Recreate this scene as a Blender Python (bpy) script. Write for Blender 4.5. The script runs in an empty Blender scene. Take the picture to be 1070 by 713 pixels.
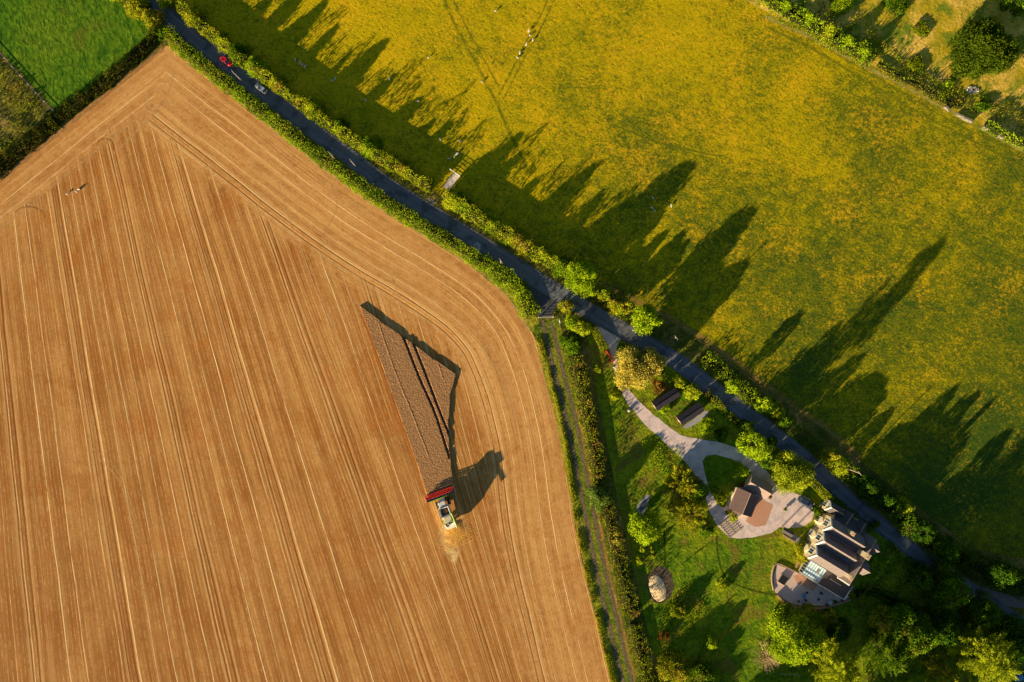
import bpy, bmesh, math, random
import numpy as np
from mathutils import Vector, Matrix
from mathutils.geometry import delaunay_2d_cdt
R = math.radians
S, H = 0.27, 193.0
SUN_EL, SUN_DIR = 10.8, 45.0          # degrees; shadows fall towards image upper right
rng = np.random.default_rng(7); random.seed(7)
sc = bpy.context.scene
col = sc.collection

def W(px, py, h=0.0):                 # survey grid -> metres; h = height of the surveyed point
    k = S * (1 - h / H)
    return ((px - 535) * k, (356.5 - py) * k)
def WP(pts, h=0.0): return [W(p[0], p[1], h) for p in pts]

# ------------------------------------------------------------------ tagging
def tag(o, label=None, cat=None, group=None, kind=None):
    if label: o['label'] = label
    if cat: o['category'] = cat
    if group: o['group'] = group
    if kind: o['kind'] = kind
    return o
def empty(name, loc=(0, 0, 0), rz=0.0, label=None, cat=None, group=None):
    o = bpy.data.objects.new(name, None); col.objects.link(o)
    o.location = loc; o.rotation_euler = (0, 0, rz); o.empty_display_size = .3
    return tag(o, label, cat, group)
def link(name, me, mats, parent=None):
    o = bpy.data.objects.new(name, me); col.objects.link(o)
    if mats is not None:
        for m in (mats if isinstance(mats, (list, tuple)) else [mats]): me.materials.append(m)
    if parent: o.parent = parent
    return o
def copy_tree(o, parent=None):
    c = o.copy(); col.objects.link(c)
    if parent: c.parent = parent
    for ch in list(o.children): copy_tree(ch, c)
    return c

# ------------------------------------------------------------------ node helper
class NT:
    def __init__(s, name):
        s.m = bpy.data.materials.new(name); s.m.use_nodes = True
        s.t = s.m.node_tree; s.t.nodes.clear()
        s.out = s.t.nodes.new('ShaderNodeOutputMaterial')
    def n(s, ty, **kw):
        a = s.t.nodes.new(ty)
        for k, v in kw.items(): setattr(a, k, v)
        return a
    def set(s, sock, v):
        if isinstance(v, bpy.types.NodeSocket): s.t.links.new(v, sock)
        elif isinstance(v, (tuple, list)) and len(v) == 3 and sock.type == 'RGBA': sock.default_value = (*v, 1)
        else: sock.default_value = v
    def pos(s): return s.n('ShaderNodeNewGeometry').outputs['Position']
    def obj(s): return s.n('ShaderNodeTexCoord').outputs['Object']
    def attr(s, name, out='Fac'): return s.n('ShaderNodeAttribute', attribute_name=name).outputs[out]
    def math(s, op, a, b=0.0, c=0.0, clamp=False):
        m = s.n('ShaderNodeMath', operation=op, use_clamp=clamp)
        s.set(m.inputs[0], a); s.set(m.inputs[1], b)
        if op in ('SMOOTH_MIN', 'MULTIPLY_ADD', 'WRAP', 'COMPARE'): s.set(m.inputs[2], c)
        return m.outputs[0]
    def comb(s, x, y, z=0.0):
        c = s.n('ShaderNodeCombineXYZ'); s.set(c.inputs[0], x); s.set(c.inputs[1], y); s.set(c.inputs[2], z); return c.outputs[0]
    def vscale(s, v, sx, sy, sz=1.0, rot=0.0):
        m = s.n('ShaderNodeMapping'); s.set(m.inputs[0], v); m.inputs['Scale'].default_value = (sx, sy, sz); m.inputs['Rotation'].default_value = (0, 0, rot); return m.outputs[0]
    def noise(s, v, scale, detail=2.0, rough=.5, dist=0.0):
        m = s.n('ShaderNodeTexNoise'); s.set(m.inputs['Vector'], v); m.inputs['Scale'].default_value = scale
        m.inputs['Detail'].default_value = detail; m.inputs['Roughness'].default_value = rough; m.inputs['Distortion'].default_value = dist
        return m.outputs['Fac']
    def vor(s, v, scale, out='Distance', feat='F1'):
        m = s.n('ShaderNodeTexVoronoi', feature=feat); s.set(m.inputs['Vector'], v); m.inputs['Scale'].default_value = scale; return m.outputs[out]
    def white(s, v):
        m = s.n('ShaderNodeTexWhiteNoise', noise_dimensions='1D'); s.set(m.inputs['W'], v); return m.outputs['Value']
    def rng(s, v, a, b, c=0.0, d=1.0, smooth=False):
        m = s.n('ShaderNodeMapRange', clamp=True, interpolation_type='SMOOTHSTEP' if smooth else 'LINEAR')
        s.set(m.inputs[0], v); m.inputs[1].default_value = a; m.inputs[2].default_value = b; m.inputs[3].default_value = c; m.inputs[4].default_value = d
        return m.outputs[0]
    def mix(s, f, a, b, blend='MIX'):
        m = s.n('ShaderNodeMix', data_type='RGBA', blend_type=blend)
        s.set(m.inputs[0], f); s.set(m.inputs[6], a); s.set(m.inputs[7], b); return m.outputs[2]
    def bump(s, h, strength=.5, dist=.1):
        b = s.n('ShaderNodeBump'); b.inputs['Strength'].default_value = strength; b.inputs['Distance'].default_value = dist
        s.set(b.inputs['Height'], h); return b.outputs[0]
    def surf(s, color, rough=.8, normal=None, metal=0.0, spec=.2, **kw):
        p = s.n('ShaderNodeBsdfPrincipled'); s.set(p.inputs['Base Color'], color); s.set(p.inputs['Roughness'], rough)
        p.inputs['Metallic'].default_value = metal; p.inputs['Specular IOR Level'].default_value = spec
        if normal: s.set(p.inputs['Normal'], normal)
        s.t.links.new(p.outputs[0], s.out.inputs[0]); s.p = p
        return s.m
    def alpha(s, fac):
        t = s.n('ShaderNodeBsdfTransparent'); m = s.n('ShaderNodeMixShader')
        s.set(m.inputs[0], fac); s.t.links.new(t.outputs[0], m.inputs[1]); s.t.links.new(s.p.outputs[0], m.inputs[2])
        s.t.links.new(m.outputs[0], s.out.inputs[0]); return s.m

MATS = {}
def plain(name, c, rough=.6, metal=0.0, spec=.4, var=.12, scale=6.0):
    if name in MATS: return MATS[name]
    n = NT(name); v = n.noise(n.obj(), scale, 3)
    c2 = n.mix(n.rng(v, .3, .7), tuple(x * (1 - var) for x in c), tuple(min(1, x * (1 + var)) for x in c))
    MATS[name] = n.surf(c2, rough, None, metal, spec); return MATS[name]
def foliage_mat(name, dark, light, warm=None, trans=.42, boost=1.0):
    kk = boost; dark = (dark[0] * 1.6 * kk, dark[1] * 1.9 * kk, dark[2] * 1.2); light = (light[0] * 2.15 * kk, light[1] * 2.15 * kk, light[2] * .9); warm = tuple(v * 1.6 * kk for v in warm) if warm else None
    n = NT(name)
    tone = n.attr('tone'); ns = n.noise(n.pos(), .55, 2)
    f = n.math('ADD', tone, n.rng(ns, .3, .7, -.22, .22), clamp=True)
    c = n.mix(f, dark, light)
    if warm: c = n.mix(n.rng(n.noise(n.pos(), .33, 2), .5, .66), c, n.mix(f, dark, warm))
    d = n.n('ShaderNodeBsdfDiffuse'); n.set(d.inputs[0], c)
    t = n.n('ShaderNodeBsdfTranslucent'); n.set(t.inputs[0], n.mix(.5, c, n.mix(1.0, c, (1.0, .9, .4), 'MULTIPLY')))
    m = n.n('ShaderNodeMixShader'); m.inputs[0].default_value = trans
    n.t.links.new(d.outputs[0], m.inputs[1]); n.t.links.new(t.outputs[0], m.inputs[2]); n.t.links.new(m.outputs[0], n.out.inputs[0])
    return n.m

# ------------------------------------------------------------------ curves and sheets
def smooth(pts, step=2.0):
    P = [np.array(p, float) for p in pts]
    P = [2 * P[0] - P[1]] + P + [2 * P[-1] - P[-2]]
    out = []
    for i in range(1, len(P) - 2):
        a, b, c, d = P[i - 1:i + 3]
        n = max(1, int(np.linalg.norm(c - b) / step))
        for k in range(n):
            t = k / n
            out.append(.5 * ((2 * b) + (-a + c) * t + (2 * a - 5 * b + 4 * c - d) * t * t + (-a + 3 * b - 3 * c + d) * t ** 3))
    out.append(P[-2]); return np.array(out)
def tangents(P):
    T = np.gradient(P, axis=0); return T / np.maximum(np.linalg.norm(T, axis=1), 1e-6)[:, None]
def seg_dist(Q, P):                    # distance and arc length of points Q to polyline P
    Q = np.asarray(Q, float); best = np.full(len(Q), 1e9); arc = np.zeros(len(Q)); s0 = 0.0
    for a, b in zip(P[:-1], P[1:]):
        d = b - a; L = np.linalg.norm(d)
        if L < 1e-6: continue
        t = np.clip(((Q - a) @ d) / L ** 2, 0, 1); dd = np.linalg.norm(Q - (a + t[:, None] * d), axis=1)
        m = dd < best; best[m] = dd[m]; arc[m] = (s0 + t * L)[m]; s0 += L
    return best, arc
def inside(Q, poly):
    Q = np.asarray(Q); x, y = Q[:, 0], Q[:, 1]; c = np.zeros(len(Q), bool); n = len(poly)
    for i in range(n):
        x1, y1 = poly[i]; x2, y2 = poly[(i + 1) % n]
        if y1 == y2: continue
        c ^= ((y1 > y) != (y2 > y)) & (x < (x2 - x1) * (y - y1) / (y2 - y1) + x1)
    return c
def make_mesh(name, V, F):
    me = bpy.data.meshes.new(name); me.from_pydata([tuple(v) for v in V], [], [tuple(f) for f in F]); me.update(); return me
def set_attr(me, name, vals):
    a = me.attributes.new(name, 'FLOAT', 'POINT'); a.data.foreach_set('value', np.asarray(vals, np.float32))
def sheet(name, poly, z, mat, step=None, wob=0.0, kind='structure', attrs=None, hfun=None):
    poly = [np.array(p, float) for p in poly]
    if wob:
        q = []
        for i, a in enumerate(poly):
            b = poly[(i + 1) % len(poly)]; L = np.linalg.norm(b - a); n = max(1, int(L / 1.2)); d = (b - a) / max(L, 1e-6)
            for k in range(n): q.append(a + (b - a) * k / n + np.array([-d[1], d[0]]) * rng.normal(0, wob))
        poly = q
    pts = [Vector(p) for p in poly]; n = len(pts)
    if step:
        A = np.array(poly); x0, y0 = A.min(0); x1, y1 = A.max(0)
        gx, gy = np.meshgrid(np.arange(x0 + step / 2, x1, step), np.arange(y0 + step / 2, y1, step))
        G = np.stack([gx.ravel(), gy.ravel()], 1) + rng.uniform(-.15, .15, (gx.size, 2)) * step
        G = G[inside(G, poly)]
        d, _ = seg_dist(G, np.vstack([A, A[:1]])); G = G[d > step * .35]
        pts += [Vector(g) for g in G]
    r = delaunay_2d_cdt(pts, [(i, (i + 1) % n) for i in range(n)], [], 1, 1e-5)
    V = np.array([(v[0], v[1]) for v in r[0]])
    zz = np.full(len(V), z) if hfun is None else z + hfun(V)
    me = make_mesh(name, np.column_stack([V, zz]), r[2])
    if attrs:
        for k, f in attrs.items(): set_attr(me, k, f(V))
    bm = bmesh.new(); bm.from_mesh(me)
    if sum(f.normal.z for f in bm.faces) < 0: bmesh.ops.reverse_faces(bm, faces=bm.faces)
    bm.to_mesh(me); bm.free()
    o = link(name, me, mat)
    if kind: o['kind'] = kind
    return o
def ribbon(name, pts, width, z, mat, kind='structure', widths=None, parent=None, step=2.0, mesh_only=False):
    P = smooth(pts, step); T = tangents(P); N = np.column_stack([-T[:, 1], T[:, 0]])
    w = np.full(len(P), width / 2.0) if widths is None else np.interp(np.linspace(0, 1, len(P)), np.linspace(0, 1, len(widths)), widths) / 2
    V = []; E = []; A = []
    arc = np.concatenate([[0], np.cumsum(np.linalg.norm(np.diff(P, axis=0), axis=1))])
    for k, e in enumerate((-1, -.5, 0, .5, 1)):
        for i in range(len(P)): V.append((*(P[i] + N[i] * w[i] * e), z)); E.append(e); A.append(arc[i])
    n = len(P); F = [(k * n + i, k * n + i + 1, (k + 1) * n + i + 1, (k + 1) * n + i) for k in range(4) for i in range(n - 1)]
    me = make_mesh(name, V, F); set_attr(me, 'edge', E); set_attr(me, 'along', A)
    if mesh_only: return me
    o = link(name, me, mat, parent)
    if kind: o['kind'] = kind
    return o

# ------------------------------------------------------------------ small solid modelling kit
class MB:
    def __init__(s): s.V = []; s.F = []; s.M = []
    def add(s, V, F, m=0):
        o = len(s.V); s.V += [tuple(v) for v in V]; s.F += [tuple(i + o for i in f) for f in F]; s.M += [m] * len(F); return s
    def box(s, c, d, rz=0.0, m=0, taper=1.0, ry=0.0, rx=0.0):
        x, y, z = d[0] / 2, d[1] / 2, d[2] / 2
        V = [Vector((sx * x * (taper if sz > 0 else 1), sy * y * (taper if sz > 0 else 1), sz * z)) for sz in (-1, 1) for sx, sy in ((-1, -1), (1, -1), (1, 1), (-1, 1))]
        M = Matrix.Translation(c) @ Matrix.Rotation(rz, 4, 'Z') @ Matrix.Rotation(ry, 4, 'Y') @ Matrix.Rotation(rx, 4, 'X')
        return s.add([M @ v for v in V], [(3, 2, 1, 0), (4, 5, 6, 7), (0, 1, 5, 4), (1, 2, 6, 5), (2, 3, 7, 6), (3, 0, 4, 7)], m)
    def tube(s, a, b, r0, r1=None, n=8, m=0, cap=True):
        a, b = Vector(a), Vector(b); r1 = r0 if r1 is None else r1
        d = (b - a).normalized(); u = d.orthogonal().normalized(); v = d.cross(u)
        V = [a + (u * math.cos(2 * math.pi * i / n) + v * math.sin(2 * math.pi * i / n)) * r0 for i in range(n)] + \
            [b + (u * math.cos(2 * math.pi * i / n) + v * math.sin(2 * math.pi * i / n)) * r1 for i in range(n)]
        F = [(i, (i + 1) % n, n + (i + 1) % n, n + i) for i in range(n)]
        if cap: F += [tuple(range(n - 1, -1, -1)), tuple(range(n, 2 * n))]
        return s.add(V, F, m)
    def prism(s, prof, a0, a1, axis='x', m=0):     # profile in the two other axes
        n = len(prof)
        def P(t, p): return {'x': (t, p[0], p[1]), 'y': (p[0], t, p[1]), 'z': (p[0], p[1], t)}[axis]
        V = [P(a0, p) for p in prof] + [P(a1, p) for p in prof]
        F = [(i, (i + 1) % n, n + (i + 1) % n, n + i) for i in range(n)] + [tuple(range(n - 1, -1, -1)), tuple(range(n, 2 * n))]
        return s.add(V, F, m)
    def blob(s, c, d, n=10, k=6, m=0):
        V = [(c[0], c[1], c[2] - d[2])]
        for j in range(1, k):
            t = math.pi * j / k
            V += [(c[0] + d[0] * math.sin(t) * math.cos(2 * math.pi * i / n), c[1] + d[1] * math.sin(t) * math.sin(2 * math.pi * i / n), c[2] - d[2] * math.cos(t)) for i in range(n)]
        V.append((c[0], c[1], c[2] + d[2])); F = []
        for i in range(n): F.append((0, 1 + (i + 1) % n, 1 + i))
        for j in range(k - 2):
            for i in range(n): F.append((1 + j * n + i, 1 + j * n + (i + 1) % n, 1 + (j + 1) * n + (i + 1) % n, 1 + (j + 1) * n + i))
        e = len(V) - 1; b = 1 + (k - 2) * n
        for i in range(n): F.append((b + i, b + (i + 1) % n, e))
        return s.add(V, F, m)
    def slab(s, quad, th, m=0):                    # quad of 3-D points, thickened downwards
        q = [Vector(p) for p in quad]; nn = (q[1] - q[0]).cross(q[2] - q[0]).normalized()
        if nn.z < 0: q.reverse(); nn = -nn
        V = q + [p - nn * th for p in q]; n = len(q)
        return s.add(V, [tuple(range(n)), tuple(range(2 * n - 1, n - 1, -1))] + [(i, n + i, n + (i + 1) % n, (i + 1) % n) for i in range(n)], m)
    def build(s, name, mats, parent=None, bevel=0.0, smooth_=False, kind=None):
        me = make_mesh(name, s.V, s.F)
        me.polygons.foreach_set('material_index', s.M)
        bm = bmesh.new(); bm.from_mesh(me)
        bmesh.ops.recalc_face_normals(bm, faces=bm.faces)
        if bevel: bmesh.ops.bevel(bm, geom=[e for e in bm.edges if len(e.link_faces) == 2 and e.calc_face_angle(0) > .6], offset=bevel, segments=1, affect='EDGES', clamp_overlap=True)
        bm.to_mesh(me); bm.free()
        if smooth_: me.polygons.foreach_set('use_smooth', [True] * len(me.polygons))
        o = link(name, me, mats, parent)
        if kind: o['kind'] = kind
        return o

# ------------------------------------------------------------------ foliage
LIGHT = np.array([-math.cos(R(SUN_DIR)), -math.sin(R(SUN_DIR)), 0]) * .62 + np.array([0, 0, .78])
def leaf_mesh(name, C, size, tone, up=.25, aspect=.62, dirs=None):
    """many small leaf-spray faces: C centres (n,3), size (n,), tone (n,)"""
    n = len(C)
    nn = rng.normal(0, 1, (n, 3)) + LIGHT * .95
    nn /= np.linalg.norm(nn, axis=1)[:, None]
    a = rng.normal(0, 1, (n, 3)) if dirs is None else dirs + rng.normal(0, .35, (n, 3))
    a -= nn * np.sum(a * nn, 1)[:, None] * (1.0 if dirs is None else .7)
    a /= np.maximum(np.linalg.norm(a, axis=1), 1e-5)[:, None]
    b = np.cross(nn, a); b /= np.maximum(np.linalg.norm(b, axis=1), 1e-5)[:, None]
    s = np.asarray(size)[:, None]
    V = np.empty((n, 4, 3)); V[:, 0] = C - a * s * .5; V[:, 1] = C + b * s * aspect * .5 + a * s * .06; V[:, 2] = C + a * s * .5; V[:, 3] = C - b * s * aspect * .5 + a * s * .06
    me = bpy.data.meshes.new(name)
    me.vertices.add(4 * n); me.vertices.foreach_set('co', V.reshape(-1))
    me.loops.add(4 * n); me.loops.foreach_set('vertex_index', np.arange(4 * n, dtype=np.int32))
    me.polygons.add(n); me.polygons.foreach_set('loop_start', np.arange(0, 4 * n, 4, dtype=np.int32))
    me.polygons.foreach_set('loop_total', np.full(n, 4, np.int32)); me.update(calc_edges=True)
    set_attr(me, 'tone', np.repeat(np.clip(tone, 0, 1), 4)); return me

def crown_points(Rr, h, shape, leaf, dens=1.0):
    z0 = h * {'round': .22, 'column': .10, 'feather': .12, 'bush': .05, 'dome': .05}[shape]
    hc = h - z0; rz = hc / 2; cz = z0 + rz
    vol = Rr * Rr * hc
    ncl = int(np.clip(14 + Rr * Rr * 2.6 + hc * 1.5, 16, 170))
    # clump centres
    th = rng.uniform(0, 2 * np.pi, ncl); t = (rng.uniform(0, 1, ncl)) ** .8
    if shape == 'column': prof = (1 - t) ** .75 * .95 + .05
    elif shape == 'feather': prof = np.sqrt(np.clip(1 - (t * 1.0) ** 1.5, 0, 1)) * .9
    elif shape in ('bush', 'dome'): prof = np.sqrt(np.clip(1 - t ** 2.2, 0, 1))
    else: prof = np.sqrt(np.clip(1 - (2 * t - .85) ** 2 / 1.35, 0.02, 1))
    lob = 1 + .13 * np.sin(3 * th + rng.uniform(0, 6)) + .09 * np.sin(5 * th + rng.uniform(0, 6))
    rad = Rr * prof * lob * np.sqrt(rng.uniform(.25, 1, ncl)) * .84
    cc = np.column_stack([rad * np.cos(th), rad * np.sin(th), z0 + t * hc * .93])
    cr = np.clip(Rr * rng.uniform(.20, .36, ncl), .35, 1.9) * (1.25 - .5 * t)
    nl = (60 * (cr / leaf) ** 2 * .16 * dens + 14).astype(int)
    idx = np.repeat(np.arange(ncl), nl); m = len(idx)
    d = rng.normal(0, 1, (m, 3)); d /= np.linalg.norm(d, axis=1)[:, None]
    rr = cr[idx] * rng.uniform(.45, 1.08, m)
    if shape == 'feather':
        ax = np.column_stack([np.cos(th), np.sin(th), np.full(ncl, .55)]); ax /= np.linalg.norm(ax, axis=1)[:, None]
        L = rng.uniform(-1.2, 1.35, m) * cr[idx]
        P = cc[idx] + ax[idx] * L[:, None] + d * (rr * .5 * (1.15 - np.abs(L) / (cr[idx] * 1.6)))[:, None]
        dirs = ax[idx]
    else:
        d[:, 2] *= .8; P = cc[idx] + d * rr[:, None]; dirs = None
    P[:, 2] = np.clip(P[:, 2], .1, h)
    ct = rng.uniform(.1, .75, ncl)
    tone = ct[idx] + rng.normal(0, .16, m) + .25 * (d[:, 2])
    return P, leaf * rng.uniform(.7, 1.4, m), tone, dirs

BARK = None
def trunk_mb(h, Rr, shape, n_limb=5):
    mb = MB(); r = .05 + h * .018
    top = h * .8; bend = [Vector((0, 0, -.1))]
    for k in range(1, 5): bend.append(Vector((random.uniform(-.03, .03) * h, random.uniform(-.03, .03) * h, top * k / 4)))
    for k in range(4): mb.tube(bend[k], bend[k + 1], r * (1 - .2 * k), r * (1 - .2 * (k + 1)), 7)
    for i in range(n_limb):
        a = 2 * math.pi * i / n_limb + random.uniform(-.4, .4); zb = h * random.uniform(.2, .6)
        p0 = Vector((0, 0, zb)); p1 = Vector((math.cos(a) * Rr * .45, math.sin(a) * Rr * .45, zb + h * .14)); p2 = Vector((math.cos(a + .2) * Rr * .75, math.sin(a + .2) * Rr * .75, min(h * .92, zb + h * .26)))
        mb.tube(p0, p1, r * .42, r * .28, 5); mb.tube(p1, p2, r * .28, r * .1, 5)
    return mb
def tree(px, py, Rpx, h, shape, mat, name, label, cat='tree', group=None, leaf=.42, dens=1.0, frac=.6, ground=False):
    x, y = W(px, py, 0 if ground else h * frac); Rr = Rpx * S * 1.07
    rt = empty(name, (x, y, 0), 0, label, cat, group)
    P, s, t, d = crown_points(Rr, h, shape, leaf, dens)
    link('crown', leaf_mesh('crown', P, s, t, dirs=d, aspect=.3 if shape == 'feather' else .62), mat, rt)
    trunk_mb(h, Rr, shape, 4 if h < 4 else 6).build('trunk', BARK, rt)
    return rt

def hedge(name, pts, width, h, mat, label, cat='hedge', leaf=.36, dens=17, rough=.32, clipped=False, group=None, kind=None, bumps=None, holes=.0):
    P = smooth(WP(pts, h * .5), 1.0); T = tangents(P); N = np.column_stack([-T[:, 1], T[:, 0]])
    L = np.linalg.norm(np.diff(P, axis=0), axis=1).sum(); n = int(L * (width + 1.4 * h) * dens)
    f = rng.uniform(0, len(P) - 1.001, n); i = f.astype(int); g = (f - i)[:, None]
    c = P[i] * (1 - g) + P[i + 1] * g; nn = N[i]
    ph = rng.uniform(0, 6, 6)
    arc = f * L / len(P)
    ww = width / 2 * (1 + (0 if clipped else 1) * (.16 * np.sin(arc * .55 + ph[0]) + .12 * np.sin(arc * 1.7 + ph[1])))
    hh = h * (1 + (0 if clipped else 1) * (.20 * np.sin(arc * .42 + ph[2]) + .14 * np.sin(arc * 1.25 + ph[3]) + .08 * np.sin(arc * 3.1 + ph[4])))
    a = rng.uniform(-1, 1, n); side = rng.uniform(0, 1, n) < (1.4 * h) / (width + 1.4 * h)
    a = np.where(side, np.sign(a), a)
    p = 8.0 if clipped else 3.0
    top = hh * (1 - (.35 if clipped else .5) * np.abs(a) ** p)
    z = np.where(side, top * rng.uniform(.05, 1, n), top)
    dz = rng.normal(0, rough * (.4 if clipped else 1), n); da = rng.normal(0, rough * .5, n)
    C = np.column_stack([c + nn * ((a * ww * (.92 if clipped else .88) + da))[:, None], np.maximum(z + dz - rough * .3, .05)])
    cl = np.sin(C[:, 0] * 1.1 + ph[5]) * np.sin(C[:, 1] * 1.3 + ph[0]) * .22 + np.sin(C[:, 0] * .37) * .12
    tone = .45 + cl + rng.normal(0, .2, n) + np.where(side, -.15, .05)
    if holes: 
        keep = (np.sin(C[:, 0] * .9 + ph[1]) * np.sin(C[:, 1] * .8 + ph[2]) + rng.normal(0, .3, n)) > -1 + holes
        C, tone = C[keep], tone[keep]
    ctr = np.array([*P.mean(0), 0.0]); C = C - ctr
    o = empty(name, tuple(ctr), 0, label, cat, group)
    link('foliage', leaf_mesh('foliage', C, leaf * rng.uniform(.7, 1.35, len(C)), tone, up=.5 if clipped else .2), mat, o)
    # added solid core, stands in for branches and blocks low sun
    w2 = width * .22; V = []; F = []
    for k in range(len(P)):
        hk = h * .60
        for e, zz in ((-1, 0), (-.8, hk * .8), (0, hk), (.8, hk * .8), (1, 0)): V.append((*(P[k] + N[k] * w2 * e - ctr[:2]), zz))
    for k in range(len(P) - 1):
        for j in range(4): F.append((k * 5 + j, k * 5 + j + 1, (k + 1) * 5 + j + 1, (k + 1) * 5 + j))
    link('branches', make_mesh('branches', V, F), M['hedge_core'], o)  # the added light-blocking core, not modelled branches
    if kind: o['kind'] = kind
    return o

def ground_cover(name, poly, z, n, leaf, mat, hmax=.5, kind='stuff', label=None, cat=None, clump=True):
    A = np.array(poly); x0, y0 = A.min(0); x1, y1 = A.max(0)
    Q = np.zeros((0, 2))
    while len(Q) < n:
        q = np.column_stack([rng.uniform(x0, x1, n * 4), rng.uniform(y0, y1, n * 4)]); Q = np.vstack([Q, q[inside(q, poly)]])
    Q = Q[:n]
    f = np.sin(Q[:, 0] * .55 + 1.3 * np.sin(Q[:, 1] * .31)) * np.sin(Q[:, 1] * .6 + 1.1 * np.sin(Q[:, 0] * .43))
    if clump: k = f + rng.normal(0, .45, len(Q)) > -.15; Q, f = Q[k], f[k]
    hh = hmax * (.45 + .4 * f + rng.uniform(0, .5, len(Q))).clip(.1, 1.2) * rng.uniform(.3, 1, len(Q))
    C = np.column_stack([Q, z + hh]); d = rng.normal(0, .6, (len(Q), 3)); d[:, 2] = 1
    o = link(name, leaf_mesh(name, C, leaf * rng.uniform(.6, 1.4, len(Q)), .45 + .25 * f + rng.normal(0, .2, len(Q)), dirs=d), mat)
    o['kind'] = kind
    return tag(o, label, cat)

# ================================================================== MATERIALS
M = {}
def grass_mat(name, cols, sc_fine=2.2, sc_mid=.35, sc_big=.05, bump=.6, bdist=.25, stretch=None, warm=None, warmth=(.5, .7)):
    n = NT(name); p = n.pos()
    pf = n.vscale(p, *stretch) if stretch else p
    fine = n.noise(pf, sc_fine, 4, .65, .3); mid = n.noise(pf, sc_mid, 4, .6, .5); big = n.noise(p, sc_big, 3, .5)
    f = n.math('ADD', n.math('MULTIPLY', fine, .55), n.math('MULTIPLY', mid, .45))
    c = n.mix(n.rng(f, .36, .64), cols[0], cols[1])
    c = n.mix(n.rng(n.math('ADD', n.math('MULTIPLY', big, .6), n.math('MULTIPLY', mid, .4)), .44, .60), c, n.mix(n.rng(fine, .35, .65), cols[2], cols[3]))
    if warm: c = n.mix(n.rng(n.noise(p, .12, 4, .65, 1.0), *warmth), c, warm)
    hgt = n.math('ADD', n.math('MULTIPLY', fine, .6), mid)
    return n.surf(c, .95, n.bump(hgt, bump, bdist), spec=.05)

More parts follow.
